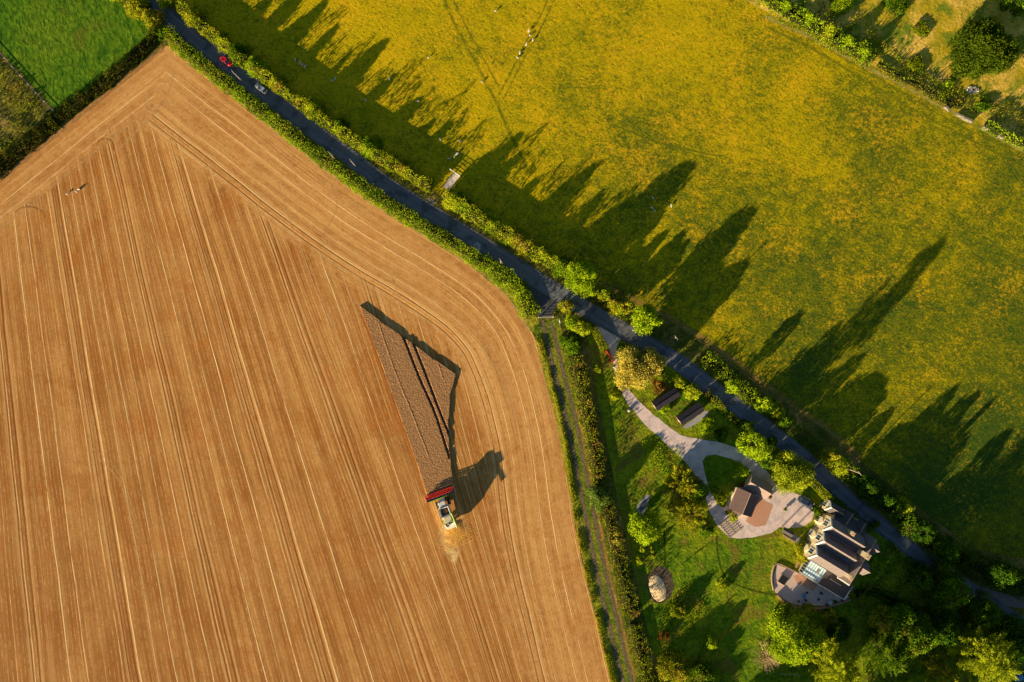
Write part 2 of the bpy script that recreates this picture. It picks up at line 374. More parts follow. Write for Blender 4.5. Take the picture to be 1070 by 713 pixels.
def stubble_mat():
    n = NT('stubble'); p = n.pos()
    def rows(u, v, period, ph):
        wob = n.math('MULTIPLY', n.math('SUBTRACT', n.noise(n.comb(n.math('MULTIPLY', u, .15), n.math('MULTIPLY', v, .03)), 1.0, 2), .5), 1.1)
        u = n.math('ADD', u, wob)
        band = n.noise(n.comb(n.math('MULTIPLY', u, .55), n.math('MULTIPLY', v, .012)), 1.0, 2)
        fine = n.noise(n.comb(n.math('MULTIPLY', u, 2.2), n.math('MULTIPLY', v, .06)), 1.0, 4, .72)
        uu = n.math('ADD', n.math('DIVIDE', u, period), ph)
        cell = n.math('FLOOR', uu); fr = n.math('ABSOLUTE', n.math('SUBTRACT', n.math('FRACT', uu), .5))
        rnd = n.white(cell); brk = n.noise(n.comb(n.math('MULTIPLY', cell, 7.3), n.math('MULTIPLY', v, .11)), 1.0, 4, .7)
        line = n.math('MULTIPLY', n.rng(fr, .01, .06, 1, 0, True), n.math('MULTIPLY', n.rng(rnd, .1, 1.0, .15, 1), n.rng(brk, .32, .52)))
        uh = n.math('ADD', uu, .47); fd = n.math('ABSOLUTE', n.math('SUBTRACT', n.math('FRACT', uh), .5))
        dark = n.math('MULTIPLY', n.rng(fd, .02, .10, 1, 0, True), n.rng(n.white(n.math('FLOOR', n.math('ADD', uh, 31.0))), .3, 1, 0, .8))
        # wheel pairs of the tramlines
        ut = n.math('ADD', n.math('DIVIDE', u, 22.2), .30 + ph)
        ft = n.math('MULTIPLY', n.math('ABSOLUTE', n.math('SUBTRACT', n.math('FRACT', ut), .5)), 22.2)
        tl = n.rng(n.math('ABSOLUTE', n.math('SUBTRACT', ft, .85)), .08, .34, 1, 0, True)
        te = n.rng(n.math('ABSOLUTE', n.math('SUBTRACT', ft, 1.4)), .1, .45, 1, 0, True)
        uv = n.math('ADD', n.math('DIVIDE', u, .97), ph); fv = n.math('ABSOLUTE', n.math('SUBTRACT', n.math('FRACT', uv), .5))
        thin = n.math('MULTIPLY', n.rng(fv, .05, .22, 1, 0, True), n.rng(n.noise(n.comb(n.math('MULTIPLY', n.math('FLOOR', uv), 5.1), n.math('MULTIPLY', v, .35)), 1.0, 4, .75), .42, .66))
        return band, fine, line, dark, tl, te, thin
    A = rows(n.attr('ru'), n.attr('rv'), 4.05, 0.1)
    B = rows(n.attr('hu'), n.attr('hv'), 2.9, 0.35)
    m = n.attr('head'); m = n.rng(n.math('ADD', m, n.math('MULTIPLY', n.math('SUBTRACT', n.noise(p, .22, 5, .7), .5), 1.9)), .25, .75)
    o = []
    for a, b in zip(A, B):
        x = n.n('ShaderNodeMix', data_type='FLOAT'); n.set(x.inputs[0], m); n.set(x.inputs[2], a); n.set(x.inputs[3], b); o.append(x.outputs[0])
    band, fine, line, dark, tl, te, thin = o
    grit = n.noise(p, 2.6, 4, .8); big = n.noise(p, .045, 4, .6, .6); mid = n.noise(p, .4, 4, .65)
    c = n.mix(n.rng(n.math('ADD', n.math('MULTIPLY', fine, .4), n.math('MULTIPLY', grit, .6)), .40, .60), (.17, .060, .012), (.64, .275, .060))
    c = n.mix(n.rng(band, .44, .62, 0, .75), c, (.78, .42, .125))
    c = n.mix(n.rng(band, .48, .33, 0, .5), c, (.33, .125, .018))
    c = n.mix(n.rng(big, .42, .62, 0, .45), c, (.66, .33, .095))
    c = n.mix(n.rng(big, .48, .34, 0, .6), c, (.42, .14, .020))
    c = n.mix(n.rng(n.noise(p, .11, 4, .7, .4), .50, .64, 0, .5), c, (.50, .16, .022))
    c = n.mix(n.rng(n.math('ADD', n.math('MULTIPLY', mid, .5), n.math('MULTIPLY', grit, .5)), .42, .62, 0, .35), c, (.42, .18, .045))
    sx = n.n('ShaderNodeSeparateXYZ'); n.set(sx.inputs[0], p)
    lowleft = n.rng(n.math('ADD', n.math('MULTIPLY', sx.outputs[0], -.7), n.math('MULTIPLY', sx.outputs[1], -1.0)), -20, 170, 0, .55)
    c = n.mix(n.math('MULTIPLY', lowleft, n.rng(n.noise(p, .06, 4, .65, .5), .35, .65, .5, 1.1)), c, (.28, .105, .018))
    c = n.mix(n.math('MULTIPLY', m, n.rng(mid, .35, .65, .15, .5)), c, (.80, .44, .145))
    c = n.mix(n.math('MULTIPLY', thin, .42), c, (.88, .56, .22))
    c = n.mix(n.rng(n.noise(p, 1.1, 5, .8), .50, .66, 0, .45), c, (.24, .10, .028))
    c = n.mix(n.math('MULTIPLY', line, .85), c, (1.0, .70, .32))
    c = n.mix(n.math('MULTIPLY', dark, .5), c, (.22, .09, .025))
    c = n.mix(n.math('MULTIPLY', te, .35), c, (.86, .52, .20))
    c = n.mix(n.math('MULTIPLY', n.math('MULTIPLY', tl, n.rng(grit, .3, .6, .5, 1)), .5), c, (.24, .095, .03))
    hgt = n.math('ADD', n.math('ADD', n.math('MULTIPLY', fine, .8), n.math('MULTIPLY', grit, .5)), n.math('MULTIPLY', n.math('SUBTRACT', line, tl), .45))
    return n.surf(c, .9, n.bump(hgt, .75, .10), spec=.1)
M['stubble'] = stubble_mat()

def crop_mat():
    n = NT('ripe_wheat'); p = n.pos()
    g = n.noise(p, 3.6, 3, .85); v = n.vor(p, 4.0)
    c = n.mix(n.rng(g, .35, .65), (.19, .095, .040), (.64, .36, .15))
    c = n.mix(n.rng(v, .1, .55, .0, .5), c, (.24, .115, .05))
    c = n.mix(n.rng(n.attr('lane'), .2, .8), c, (.10, .05, .028))
    return n.surf(c, .9, n.bump(n.math('ADD', g, v), .6, .05), spec=.05)
M['crop'] = crop_mat()
def strip_mat(name, c0, c1, soft=.55, power=.9, scale=.5):
    n = NT(name); p = n.pos(); e = n.math('ABSOLUTE', n.attr('edge'))
    ns = n.noise(p, scale, 4, .65); n2 = n.noise(p, 3.0, 3)
    c = n.mix(n.rng(n2, .35, .65), c0, c1)
    n.surf(c, .95, n.bump(n2, .4, .1), spec=.05)
    a = n.math('MULTIPLY', n.rng(e, soft, 1.0, 1, 0, True), n.rng(ns, .36, .60, .15, power))
    return n.alpha(a)
def pasture_mat():
    n = NT('pasture'); p = n.pos()
    pf = n.vscale(p, 1.0, 1.3, 1.0, R(35))
    fine = n.noise(pf, 1.5, 4, .78, .1); mid = n.noise(pf, .30, 5, .68, .15); big = n.noise(p, .028, 4, .6, .3)
    sx = n.n('ShaderNodeSeparateXYZ'); n.set(sx.inputs[0], p)
    grad = n.rng(n.math('ADD', n.math('MULTIPLY', sx.outputs[0], -.45), n.math('MULTIPLY', sx.outputs[1], 1.0)), -85, 75, -.11, .07)  # greener to the lower right, with the shade there painted into the colour
    f = n.math('ADD', n.math('ADD', n.math('MULTIPLY', fine, .6), n.math('MULTIPLY', mid, .4)), n.math('ADD', grad, n.rng(big, .35, .65, -.07, .07)))
    c = n.mix(n.rng(f, .34, .50), (.040, .084, .010), (.195, .195, .006))
    c = n.mix(n.rng(f, .47, .60), c, (.50, .375, .004))
    c = n.mix(n.rng(n.math('ADD', n.math('MULTIPLY', n.noise(p, .9, 4, .8, .1), .65), n.math('ADD', n.math('MULTIPLY', n.noise(p, .09, 3, .6), .35), n.math('MULTIPLY', grad, .30))), .515, .61, 0, .75), c, (.70, .41, .010))
    c = n.mix(n.rng(n.noise(p, 1.0, 3, .7), .56, .66, 0, .7), c, (.065, .11, .004))
    g = n.vor(p, 1.0)
    hgt = n.math('ADD', n.math('ADD', n.math('MULTIPLY', fine, 1.0), n.math('MULTIPLY', mid, .7)), n.math('MULTIPLY', g, .25))
    return n.surf(c, .95, n.bump(hgt, .55, .26), spec=.03)
M['pasture'] = pasture_mat()
M['meadow'] = grass_mat('meadow', [(.020, .080, .004), (.10, .22, .008), (.05, .13, .006), (.17, .25, .010)], 1.1, .4, .05, .8, .4, (1.0, .6, 1.0, R(-35)), warm=(.10, .13, .01), warmth=(.55, .7))
M['rough'] = grass_mat('rough_grass', [(.03, .05, .008), (.13, .13, .015), (.09, .10, .01), (.26, .19, .035)], 1.3, .3, .06, .8, .4, warm=(.30, .20, .06), warmth=(.56, .7))
M['scrub'] = grass_mat('scrub_grass', [(.26, .23, .012), (.60, .42, .02), (.62, .40, .04), (.92, .58, .15)], 1.2, .22, .06, .6, .3, warm=(.17, .22, .015), warmth=(.50, .62))
M['lawn'] = grass_mat('lawn', [(.035, .095, .004), (.17, .27, .008), (.13, .19, .006), (.34, .34, .010)], 1.4, .5, .07, .75, .35, warm=(.17, .14, .02), warmth=(.52, .66))
M['verge'] = grass_mat('verge', [(.04, .09, .008), (.20, .24, .014), (.10, .15, .010), (.34, .28, .03)], 1.6, .4, .1, .7, .3)
M['bank'] = grass_mat('bank', [(.14, .18, .012), (.38, .34, .02), (.28, .26, .02), (.56, .40, .06)], 1.6, .5, .1, .7, .3)
M['soil'] = grass_mat('soil', [(.14, .06, .02), (.38, .19, .07), (.10, .05, .02), (.30, .16, .06)], 2.0, .5, .1, .6, .2)

def road_mat(name='asphalt', base=(.085, .092, .108), light=(.150, .16, .18)):
    n = NT(name); p = n.pos(); e = n.attr('edge'); ea = n.math('ABSOLUTE', e); al = n.attr('along')
    g = n.noise(p, 6.0, 4, .7); long_ = n.noise(n.comb(n.math('MULTIPLY', e, 5.0), n.math('MULTIPLY', al, .03)), 1.0, 3)
    w = n.rng(n.math('ABSOLUTE', n.math('SUBTRACT', ea, .48)), 0, .28, .8, 0, True)
    c = n.mix(n.math('ADD', n.math('MULTIPLY', n.rng(long_, .35, .65), .6), n.math('MULTIPLY', g, .4)), base, light)
    c = n.mix(n.math('MULTIPLY', w, .5), c, tuple(x * 1.15 for x in light))
    c = n.mix(n.rng(n.noise(p, .25, 3), .55, .6, 0, .7), c, tuple(x * .65 for x in base)); c = n.mix(n.rng(n.noise(p, .12, 4, .7), .55, .62, 0, .4), c, tuple(x * 1.3 for x in light))
    c = n.mix(n.math('MULTIPLY', n.rng(ea, .82, 1.0), n.rng(n.noise(p, 1.2, 3), .4, .6)), c, (.16, .12, .07))
    return n.surf(c, .75, n.bump(g, .3, .02), spec=.3)
M['road'] = road_mat()
def drive_mat(name, a, b, c3):
    n = NT(name); p = n.pos(); g = n.noise(p, 2.2, 5, .8); m_ = n.noise(p, .45, 5, .7)
    c = n.mix(n.rng(g, .3, .7), a, b); c = n.mix(n.rng(m_, .45, .60, 0, .8), c, tuple(x * .82 for x in c3))
    return n.surf(c, .9, n.bump(g, .35, .03), spec=.15)
M['drive'] = drive_mat('gravel_drive', (.56, .44, .41), (.90, .70, .62), (.60, .50, .47))
M['path'] = drive_mat('path_gravel', (.28, .27, .27), (.42, .40, .39), (.34, .33, .35))
M['lane'] = drive_mat('lane_dirt', (.16, .13, .11), (.26, .21, .18), (.20, .17, .15))
def brick_mat(name, c1, c2, mortar, scale=3.0, rot=0.0, use='pos', bw=.5, rh=.25):
    n = NT(name); v = n.pos() if use == 'pos' else n.obj()
    b = n.n('ShaderNodeTexBrick'); n.set(b.inputs[0], n.vscale(v, 1, 1, 1, rot)); b.inputs['Scale'].default_value = scale
    b.inputs['Brick Width'].default_value = bw; b.inputs['Row Height'].default_value = rh; b.inputs['Mortar Size'].default_value = .02
    n.set(b.inputs[1], c1); n.set(b.inputs[2], c2); n.set(b.inputs[3], mortar)
    c = n.mix(n.rng(n.noise(v, .8, 4), .35, .65, 0, .5), b.outputs[0], n.mix(.5, c1, c2)); c = n.mix(n.rng(n.noise(v, 5.0, 2), .4, .6, 0, .25), c, mortar)
    return n.surf(c, .85, n.bump(b.outputs[1], .3, -.01), spec=.15)
M['paving'] = brick_mat('brick_paving', (.50, .23, .13), (.64, .32, .19), (.42, .27, .20), 2.0, R(31))
M['patio'] = brick_mat('patio_stone', (.72, .52, .42), (.56, .44, .39), (.38, .28, .22), .8, R(31), bw=.8, rh=.7)
M['brick'] = brick_mat('red_brick', (.35, .12, .05), (.45, .18, .08), (.4, .35, .3), 4.0, use='obj')
def slate_mat(name, a, b, moss=(.20, .16, .11)):
    n = NT(name); p = n.obj()
    br = n.n('ShaderNodeTexBrick'); sx = n.n('ShaderNodeSeparateXYZ'); n.set(sx.inputs[0], p)
    n.set(br.inputs[0], n.comb(n.math('ADD', sx.outputs[0], sx.outputs[1]), n.math('MULTIPLY', sx.outputs[2], 1.6))); br.inputs['Scale'].default_value = 2.6
    n.set(br.inputs[1], a); n.set(br.inputs[2], b); n.set(br.inputs[3], tuple(x * .35 for x in a)); br.inputs['Mortar Size'].default_value = .03
    c = n.mix(n.rng(n.noise(p, 1.1, 5, .7), .48, .68, 0, .55), br.outputs[0], moss)
    c = n.mix(n.rng(n.noise(p, 4.0, 3), .4, .7, 0, .4), c, tuple(x * .6 for x in a))
    return n.surf(c, .75, n.bump(br.outputs[1], .4, -.03), spec=.25)
M['slate'] = slate_mat('slate_roof', (.18, .155, .155), (.27, .22, .205), (.26, .19, .13))
M['slate_dark'] = slate_mat('dark_slate_roof', (.085, .075, .080), (.12, .10, .105), (.10, .085, .07))
M['shed_roof'] = slate_mat('shed_roof', (.038, .032, .045), (.055, .046, .06), (.05, .045, .05))
M['tile'] = slate_mat('brown_tile_roof', (.15, .095, .085), (.20, .13, .12), (.17, .12, .09))
M['tile_pink'] = slate_mat('pinkish_tile_roof', (.34, .25, .22), (.44, .31, .26), (.30, .23, .19))
M['stone'] = brick_mat('cream_stone', (.56, .46, .27), (.66, .55, .34), (.44, .37, .24), 1.6, use='obj')
M['white'] = plain('white_paint', (.62, .62, .58), .5)
M['ridge'] = plain('ridge_tile', (.38, .25, .19), .8)
M['glass'] = plain('window_glass', (.03, .05, .08), .08, spec=.8, var=.3)
def cons_mat():
    n = NT('polycarbonate_roof'); v = n.noise(n.obj(), 1.0, 2)
    return n.surf(n.mix(n.rng(v, .3, .7), (.42, .66, .80), (.60, .80, .90)), .25, spec=.6)
M['poly'] = cons_mat()
M['wood'] = plain('weathered_wood', (.32, .26, .19), .85)
M['pale_wood'] = plain('pale_wood', (.60, .54, .44), .8)
M['brown_wood'] = plain('brown_wood', (.20, .11, .06), .8)
BARK = plain('bark', (.10, .075, .05), .95, spec=.05)
M['hedge_core'] = plain('hedge_core_fill', (.020, .022, .006), 1.0, spec=0.0)
M['red'] = plain('red_paint', (.62, .02, .015), .4, spec=.5)
M['carred'] = plain('car_red', (.70, .01, .02), .25, spec=.6)
M['silver'] = plain('car_silver', (.42, .45, .48), .3, .3, spec=.6)
M['navy'] = plain('car_navy', (.03, .05, .10), .25, .2, spec=.6)
M['cgreen'] = plain('lime_green_paint', (.30, .46, .03), .4)
M['cwhite'] = plain('offwhite_panel', (.60, .58, .50), .45)
M['metal'] = plain('grey_metal', (.32, .32, .32), .5, .4)
M['dark'] = plain('black_rubber', (.02, .02, .02), .8)
M['bird'] = plain('white_plumage', (.80, .78, .74), .8)
M['birdwing'] = plain('grey_plumage', (.45, .46, .48), .8)
M['gold'] = plain('straw', (.85, .60, .24), .9)
M['lens'] = plain('lamp_lens', (.7, .7, .65), .2)
M['taillens'] = plain('tail_lens', (.4, .02, .02), .3)
M['water'] = plain('pond_water', (.012, .018, .02), .08, spec=.8)
M['cover'] = plain('blue_fabric', (.05, .20, .42), .7)
M['concrete'] = plain('pale_concrete', (.22, .19, .15), .95, spec=.05, var=.3, scale=1.5)
M['chips'] = plain('wood_chips', (.90, .58, .30), .9, var=.3, scale=5)

F_ = {}
F_['hedge'] = foliage_mat('hedge_leaves', (.035, .060, .006), (.27, .30, .020), (.36, .26, .03))
F_['hedge_s'] = foliage_mat('verge_hedge_leaves', (.035, .075, .006), (.22, .30, .016), (.30, .26, .03))
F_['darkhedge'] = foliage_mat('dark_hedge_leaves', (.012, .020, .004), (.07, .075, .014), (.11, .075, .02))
F_['bright'] = foliage_mat('bright_leaves', (.045, .085, .006), (.24, .31, .016))
F_['yellow'] = foliage_mat('yellow_leaves', (.10, .12, .010), (.37, .42, .022), boost=.72)
F_['pale'] = foliage_mat('pale_leaves', (.14, .12, .035), (.52, .43, .10), boost=.72)
F_['green'] = foliage_mat('mid_leaves', (.016, .042, .005), (.10, .17, .012), (.15, .15, .015))
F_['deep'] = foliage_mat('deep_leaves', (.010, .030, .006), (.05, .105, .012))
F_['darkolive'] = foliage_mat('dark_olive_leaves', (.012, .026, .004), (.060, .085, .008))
F_['blue'] = foliage_mat('bluish_leaves', (.03, .06, .02), (.14, .19, .06))
F_['copper'] = foliage_mat('copper_leaves', (.06, .030, .01), (.20, .105, .03), boost=.8)
F_['rust'] = foliage_mat('rusty_leaves', (.04, .055, .008), (.20, .22, .02), (.30, .15, .04))
F_['olive'] = foliage_mat('olive_leaves', (.05, .06, .008), (.26, .26, .02), (.36, .27, .03))
F_['scrub'] = foliage_mat('scrub_leaves', (.035, .055, .006), (.16, .19, .012), (.30, .22, .03))

# ================================================================== GROUND
BIG = 1500
sheet('ground', [(-BIG, -BIG), (BIG, -BIG), (BIG, BIG), (-BIG, BIG)], 0.0, M['rough'])
RB = [(179, 49), (226, 87), (270, 121), (346, 180), (400, 218), (455, 251), (500, 281), (525, 303), (545, 327), (556, 347), (572, 390), (588, 455), (599, 538), (611, 600), (624, 652), (638, 713), (668, 850), (700, 1010)]
LB = [(174, 48), (83, 118), (10, 177), (-150, 305), (-320, 440)]
RBw = smooth(WP(RB), 2.0); LBw = smooth(WP(LB), 4.0)
field_poly = [tuple(p) for p in LBw[::-1]] + [tuple(p) for p in RBw] + WP([(-320, 1010)])
def slope(x4): return np.where(x4 < 360, .095 + .275 * np.clip(x4, -100, 360) / 360, np.clip(.37 - (x4 - 360) * .19 / 215, .15, .37))
def rowcoord(V):
    px = V[:, 0] / S + 535; py = 356.5 - V[:, 1] / S; x4 = px.copy()
    for _ in range(40): x4 = .5 * x4 + .5 * (px - slope(x4) * (py - 400))
    return x4 * S, py * S
_cache = {}
def hc(V):
    k = len(V)
    if k not in _cache:
        dR, aR = seg_dist(V, RBw); dL, aL = seg_dist(V, LBw)
        useL = dL < dR
        m = np.where(useL, 1, 1)
        both = np.maximum(1 - np.clip((dL - 6.0) / 9, 0, 1), 1 - np.clip((dR - 17) / 9, 0, 1))
        useL = (dL < 13) & (dL < dR * .55 + 2)
        _cache[k] = (np.where(useL, dL, dR), np.where(useL, aL + 500, aR), both)
    return _cache[k]
sheet('wheat_field', field_poly, .020, M['stubble'], step=1.7, attrs={
    'ru': lambda V: rowcoord(V)[0], 'rv': lambda V: rowcoord(V)[1],
    'hu': lambda V: hc(V)[0], 'hv': lambda V: hc(V)[1], 'head': lambda V: hc(V)[2]})

ROAD = [(60, -95), (110, -45), (156, -2), (183, 24), (221, 55), (270, 93), (315, 127), (360, 160), (400, 191), (447, 221), (516, 263), (577, 302), (636, 337), (700, 373), (750, 410), (800, 447), (843, 482), (887, 522), (918, 547), (956, 577), (1000, 608), (1050, 642), (1130, 695), (1240, 765)]
ROADw = smooth(WP(ROAD), 2.0)
past_edge = [(60, -118), (168, -10), (195, 10), (240, 48), (290, 86), (360, 137), (420, 177), (462, 205), (520, 236), (580, 270), (625, 300), (690, 330), (740, 360), (800, 405), (840, 435), (863, 450), (900, 482), (972, 540), (1015, 572), (1070, 585), (1160, 600), (1300, 620)]
top_edge = [(1300, 260), (1070, 155), (1025, 130), (985, 107), (900, 62), (850, 35), (800, 12), (760, -10), (660, -70), (560, -140)]
sheet('pasture', WP(past_edge) + WP(top_edge) + WP([(300, -260), (60, -260)]), .010, M['pasture'])
sheet('meadow', WP([(0, 52), (28, 83), (56, 113), (80, 103), (165, 38), (150, 0), (60, -110), (-120, -110), (-120, -70)]), .012, M['meadow'], wob=.12)
sheet('scrubland', WP([(800, 12), (850, 35), (900, 62), (985, 107), (1025, 130), (1070, 155), (1300, 260), (1300, -200), (560, -200), (560, -140), (660, -70), (760, -10)]), .012, M['scrub'])
lawn_poly = WP([(612, 345), (628, 430), (645, 520), (665, 610), (690, 713), (720, 850), (1300, 850), (1240, 775), (1130, 705), (1050, 652), (956, 587), (843, 494), (750, 421), (700, 384), (640, 352)])
sheet('lawn', lawn_poly, .012, M['lawn'])
sheet('verge', WP([(172, 38), (226, 80), (270, 113), (346, 172), (400, 210), (455, 244), (510, 283), (545, 310), (562, 335), (566, 350), (552, 345), (530, 310), (500, 284), (455, 254), (400, 221), (346, 183), (270, 124), (226, 90), (178, 52)]), .024, M['bank'], wob=.12)
# track and its banks
TR_L = [(565.5, 335), (571, 358), (580, 395), (589, 428), (596, 462), (609, 530), (623, 600), (636, 655), (650, 713), (690, 880)]
TR_R = [(575, 338), (582, 360), (590, 395), (599, 428), (606, 462), (619, 530), (633, 600), (646, 655), (660, 713), (700, 880)]
TR_C = [((a[0] + b[0]) / 2, (a[1] + b[1]) / 2) for a, b in zip(TR_L, TR_R)]
ribbon('grass_track', WP(TR_C), 7.4, .026, M['verge'])
n = NT('track_dirt'); e = n.math('ABSOLUTE', n.attr('edge')); c = n.mix(n.rng(n.noise(n.pos(), 1.6, 4, .7), .35, .65), (.09, .07, .05), (.26, .18, .11)); n.surf(c, .95, spec=.05)
M['rut'] = n.alpha(n.math('MULTIPLY', n.rng(e, .35, 1.0, 1, 0, True), n.rng(n.noise(n.pos(), .5, 4), .3, .5, .45, 1)))
ribbon('wheel_rut', WP([(x + 1, y) for x, y in TR_L]), 1.5, .032, M['rut'])
ribbon('wheel_rut', WP(TR_R), 1.3, .032, M['rut'])
ribbon('field_margin', WP([(x - 7.5, y) for x, y in TR_L[1:]]), 1.9, .034, M['bank'])
M['soilstrip'] = strip_mat('bare_soil', (.30, .12, .04), (.58, .30, .12), .3, 1.0)
ribbon('bare_soil_strip', WP([(x + 4.5, y) for x, y in TR_R[3:]]), 1.1, .036, M['soilstrip'])
ribbon('road', WP(ROAD), 4.7, .040, M['road'])
sheet('road_junction', WP([(549, 292), (590, 318), (579, 324), (576, 331), (563, 331), (558, 310)]), .036, M['path'] if False else drive_mat('junction_tarmac', (.055, .056, .062), (.10, .10, .105), (.08, .08, .085)))
sheet('gravel_lane', WP([(995, 602), (1010, 608), (1040, 618), (1080, 626), (1160, 640), (1160, 652), (1080, 638), (1045, 632), (1015, 624)]), .038, M['lane'], wob=.08)
# driveway
drv = [(622, 341), (656, 346), (650, 352), (644, 364), (645, 378), (648, 392), (655, 404), (668, 420), (684, 434), (700, 447), (712, 455), (730, 459), (752, 462), (772, 469), (790, 482), (803, 495), (813, 509), (830, 515), (846, 522), (852, 530), (848, 545), (838, 551), (826, 552), (815, 551), (806, 557), (790, 561), (772, 563), (762, 562), (750, 550), (741, 535), (738, 520), (733, 505), (723, 492), (713, 480), (700, 468), (688, 456), (672, 442), (658, 425), (649, 408), (643, 392), (639, 372), (634, 360), (628, 350)]
island = [(734, 482), (738, 476), (748, 475), (765, 480), (780, 488), (790, 499), (776, 508), (766, 512), (757, 531), (750, 528), (741, 512), (737, 497)]
sheet('driveway', WP(drv), .030, M['drive'], wob=.10)
sheet('lawn', WP(island), .036, M['lawn'], wob=.05)
sheet('brick_paving', WP([(791, 519), (808, 528), (800, 549), (790, 551), (779, 545)]), .040, M['paving'])
sheet('patio', WP([(812, 590), (830, 597), (847, 606), (870, 619), (888, 624), (880, 630), (860, 633), (838, 634), (822, 629), (810, 619), (808, 604)]), .034, M['patio'], wob=.04)
sheet('patio_brickwork', WP([(829, 602), (835, 600), (854, 610), (850, 618), (833, 609)]), .040, M['paving'])
sheet('path', WP([(828, 557), (838, 564), (846, 567), (848, 560), (852, 551), (855, 552), (851, 565), (850, 575), (846, 572), (836, 569), (826, 561)]), .034, M['path'])
sheet('gateway_hardstanding', WP([(463, 195), (475, 180), (481, 184), (468, 201)]), .030, drive_mat('pale_hardstanding', (.60, .52, .44), (.80, .70, .60), (.50, .42, .34)), wob=.1)
sheet('gateway_hardstanding', WP([(445, 206), (452, 208), (458, 213), (450, 212)]), .030, M['concrete'], wob=.1)
# worn tracks in pasture, field and lawn
M['pt'] = strip_mat('trodden_grass', (.10, .15, .008), (.24, .26, .012), .0, .7)
for pts, w in (([(462, -5), (475, 25), (495, 62), (515, 100), (530, 133), (552, 178)], 1.5), ([(472, -5), (484, 22), (502, 56), (524, 96)], .7),
               ([(575, -5), (562, 22), (546, 50), (533, 77), (521, 100)], .8), ([(580, -2), (568, 24), (552, 53), (538, 80), (526, 104)], .8),
               ([(800, 28), (850, 52), (900, 82), (960, 118), (1070, 175)], 1.2), ([(820, 22), (880, 60), (935, 92), (1000, 130), (1070, 162)], .7), ([(640, 130), (690, 150), (760, 165)], .7)):
    ribbon('worn_path', WP(pts), w, .016, M['pt'])
M['dry'] = strip_mat('dry_bank_grass', (.22, .14, .03), (.46, .28, .07), .3, .9)
ribbon('field_margin', WP([(625, 296), (690, 327), (740, 357), (800, 402), (840, 432), (863, 447), (900, 479)]), 2.2, .018, M['dry'])
ribbon('field_margin', WP([(800, 17), (850, 40), (900, 67), (960, 98), (1010, 126), (1070, 158)]), 1.8, .018, strip_mat('bright_margin', (.24, .26, .02), (.52, .44, .10), .4, 1.0))  # bright yellow-green grass strip along the top margin
ribbon('field_margin', WP([(171, 50), (83, 121), (10, 180), (-60, 235)]), 2.0, .026, strip_mat('bare_margin', (.30, .15, .05), (.50, .27, .10), .2, 1.0))
ribbon('field_margin', WP([(180, 51), (270, 123), (346, 182), (400, 220), (455, 254), (505, 286), (530, 311), (553, 345)]), 1.0, .028, strip_mat('pale_margin', (.5, .3, .11), (.75, .5, .2), .2, 1.0))
M['ts'] = strip_mat('crushed_straw', (.60, .32, .10), (.86, .55, .22), .0, .60, .8)
M['td'] = strip_mat('crushed_straw_dark', (.22, .09, .03), (.34, .15, .05), .0, .5, .8)
def arc(cx, cy, r, a0, a1, k=14, ry=1.0): return [(cx + r * math.cos(R(a0 + (a1 - a0) * i / k)), cy + ry * r * math.sin(R(a0 + (a1 - a0) * i / k))) for i in range(k + 1)]
for pts, w, m in ((arc(163, 105, 12, 0, 330), .5, 'ts'), (arc(163, 104, 8, 20, 300), .4, 'ts'), (arc(108, 152, 14, 180, 350), .5, 'ts'), (arc(110, 154, 9, 190, 380), .4, 'td'),
                  (arc(28, 224, 17, 200, 350, ry=.7), .5, 'ts'), (arc(30, 228, 17, 210, 360, ry=.7), .4, 'td'), 
                  ([(290, 190), (306, 240), (324, 290), (352, 345)], .4, 'ts'),
                  ([(402, 266), (414, 303), (426, 350)], .35, 'ts'),
                  ([(340, 180), (352, 215), (338, 250), (345, 290)], .4, 'ts'), ([(120, 160), (150, 130), (172, 105), (182, 75)], .8, 'ts'), ([(0, 240), (60, 190), (110, 150), (160, 110)], .7, 'ts'),
                  ([(92, 470), (110, 485), (128, 510), (140, 560), (155, 640)], .5, 'ts'), ([(96, 468), (118, 486), (134, 515), (147, 570)], .4, 'ts'),
                  ([(330, 240), (420, 300), (480, 340), (520, 385), (540, 440)], .5, 'ts'), ([(500, 400), (512, 380), (500, 350), (460, 320)], .5, 'ts'),
                  ([(376, 316), (395, 360), (418, 420), (444, 492)], 1.0, 'ts'), ([(372, 318), (392, 365), (412, 420), (438, 490)], .5, 'td')):
    ribbon('wheel_track', WP(pts), w * 2.1, .028, M[m], step=1.0)
M['lt'] = strip_mat('mown_edge', (.02, .045, .004), (.05, .08, .006), .0, .8)
for pts in ([(749, 560), (751, 585), (758, 603), (772, 612), (795, 619), (812, 622)], [(745, 565), (728, 577), (715, 588)], [(694, 555), (695, 590)]):
    ribbon('worn_path', WP(pts), 1.0, .018, M['lt'])
M['lawn_streak'] = strip_mat('yellow_lawn', (.16, .16, .012), (.30, .24, .02), .2, .9, .25)  # yellower streaks laid over the lawn green
for pts, w in (([(682, 460), (686, 480), (683, 500), (678, 520)], .9), ([(652, 425), (660, 440), (665, 452)], .9), ([(650, 440), (658, 470), (670, 480)], .7), ([(728, 690), (760, 660), (790, 640)], 1.2)):
    ribbon('worn_path', WP(pts), w, .018, M['lawn_streak'])

ribbon('straw_litter', WP([(466, 546), (468, 555), (470, 565), (473, 576), (476, 590)]), 5, .030, strip_mat('pale_chaff', (.95, .60, .20), (1.0, .78, .36), .0, 1.0, .5), widths=[3, 8, 9, 7, 1])
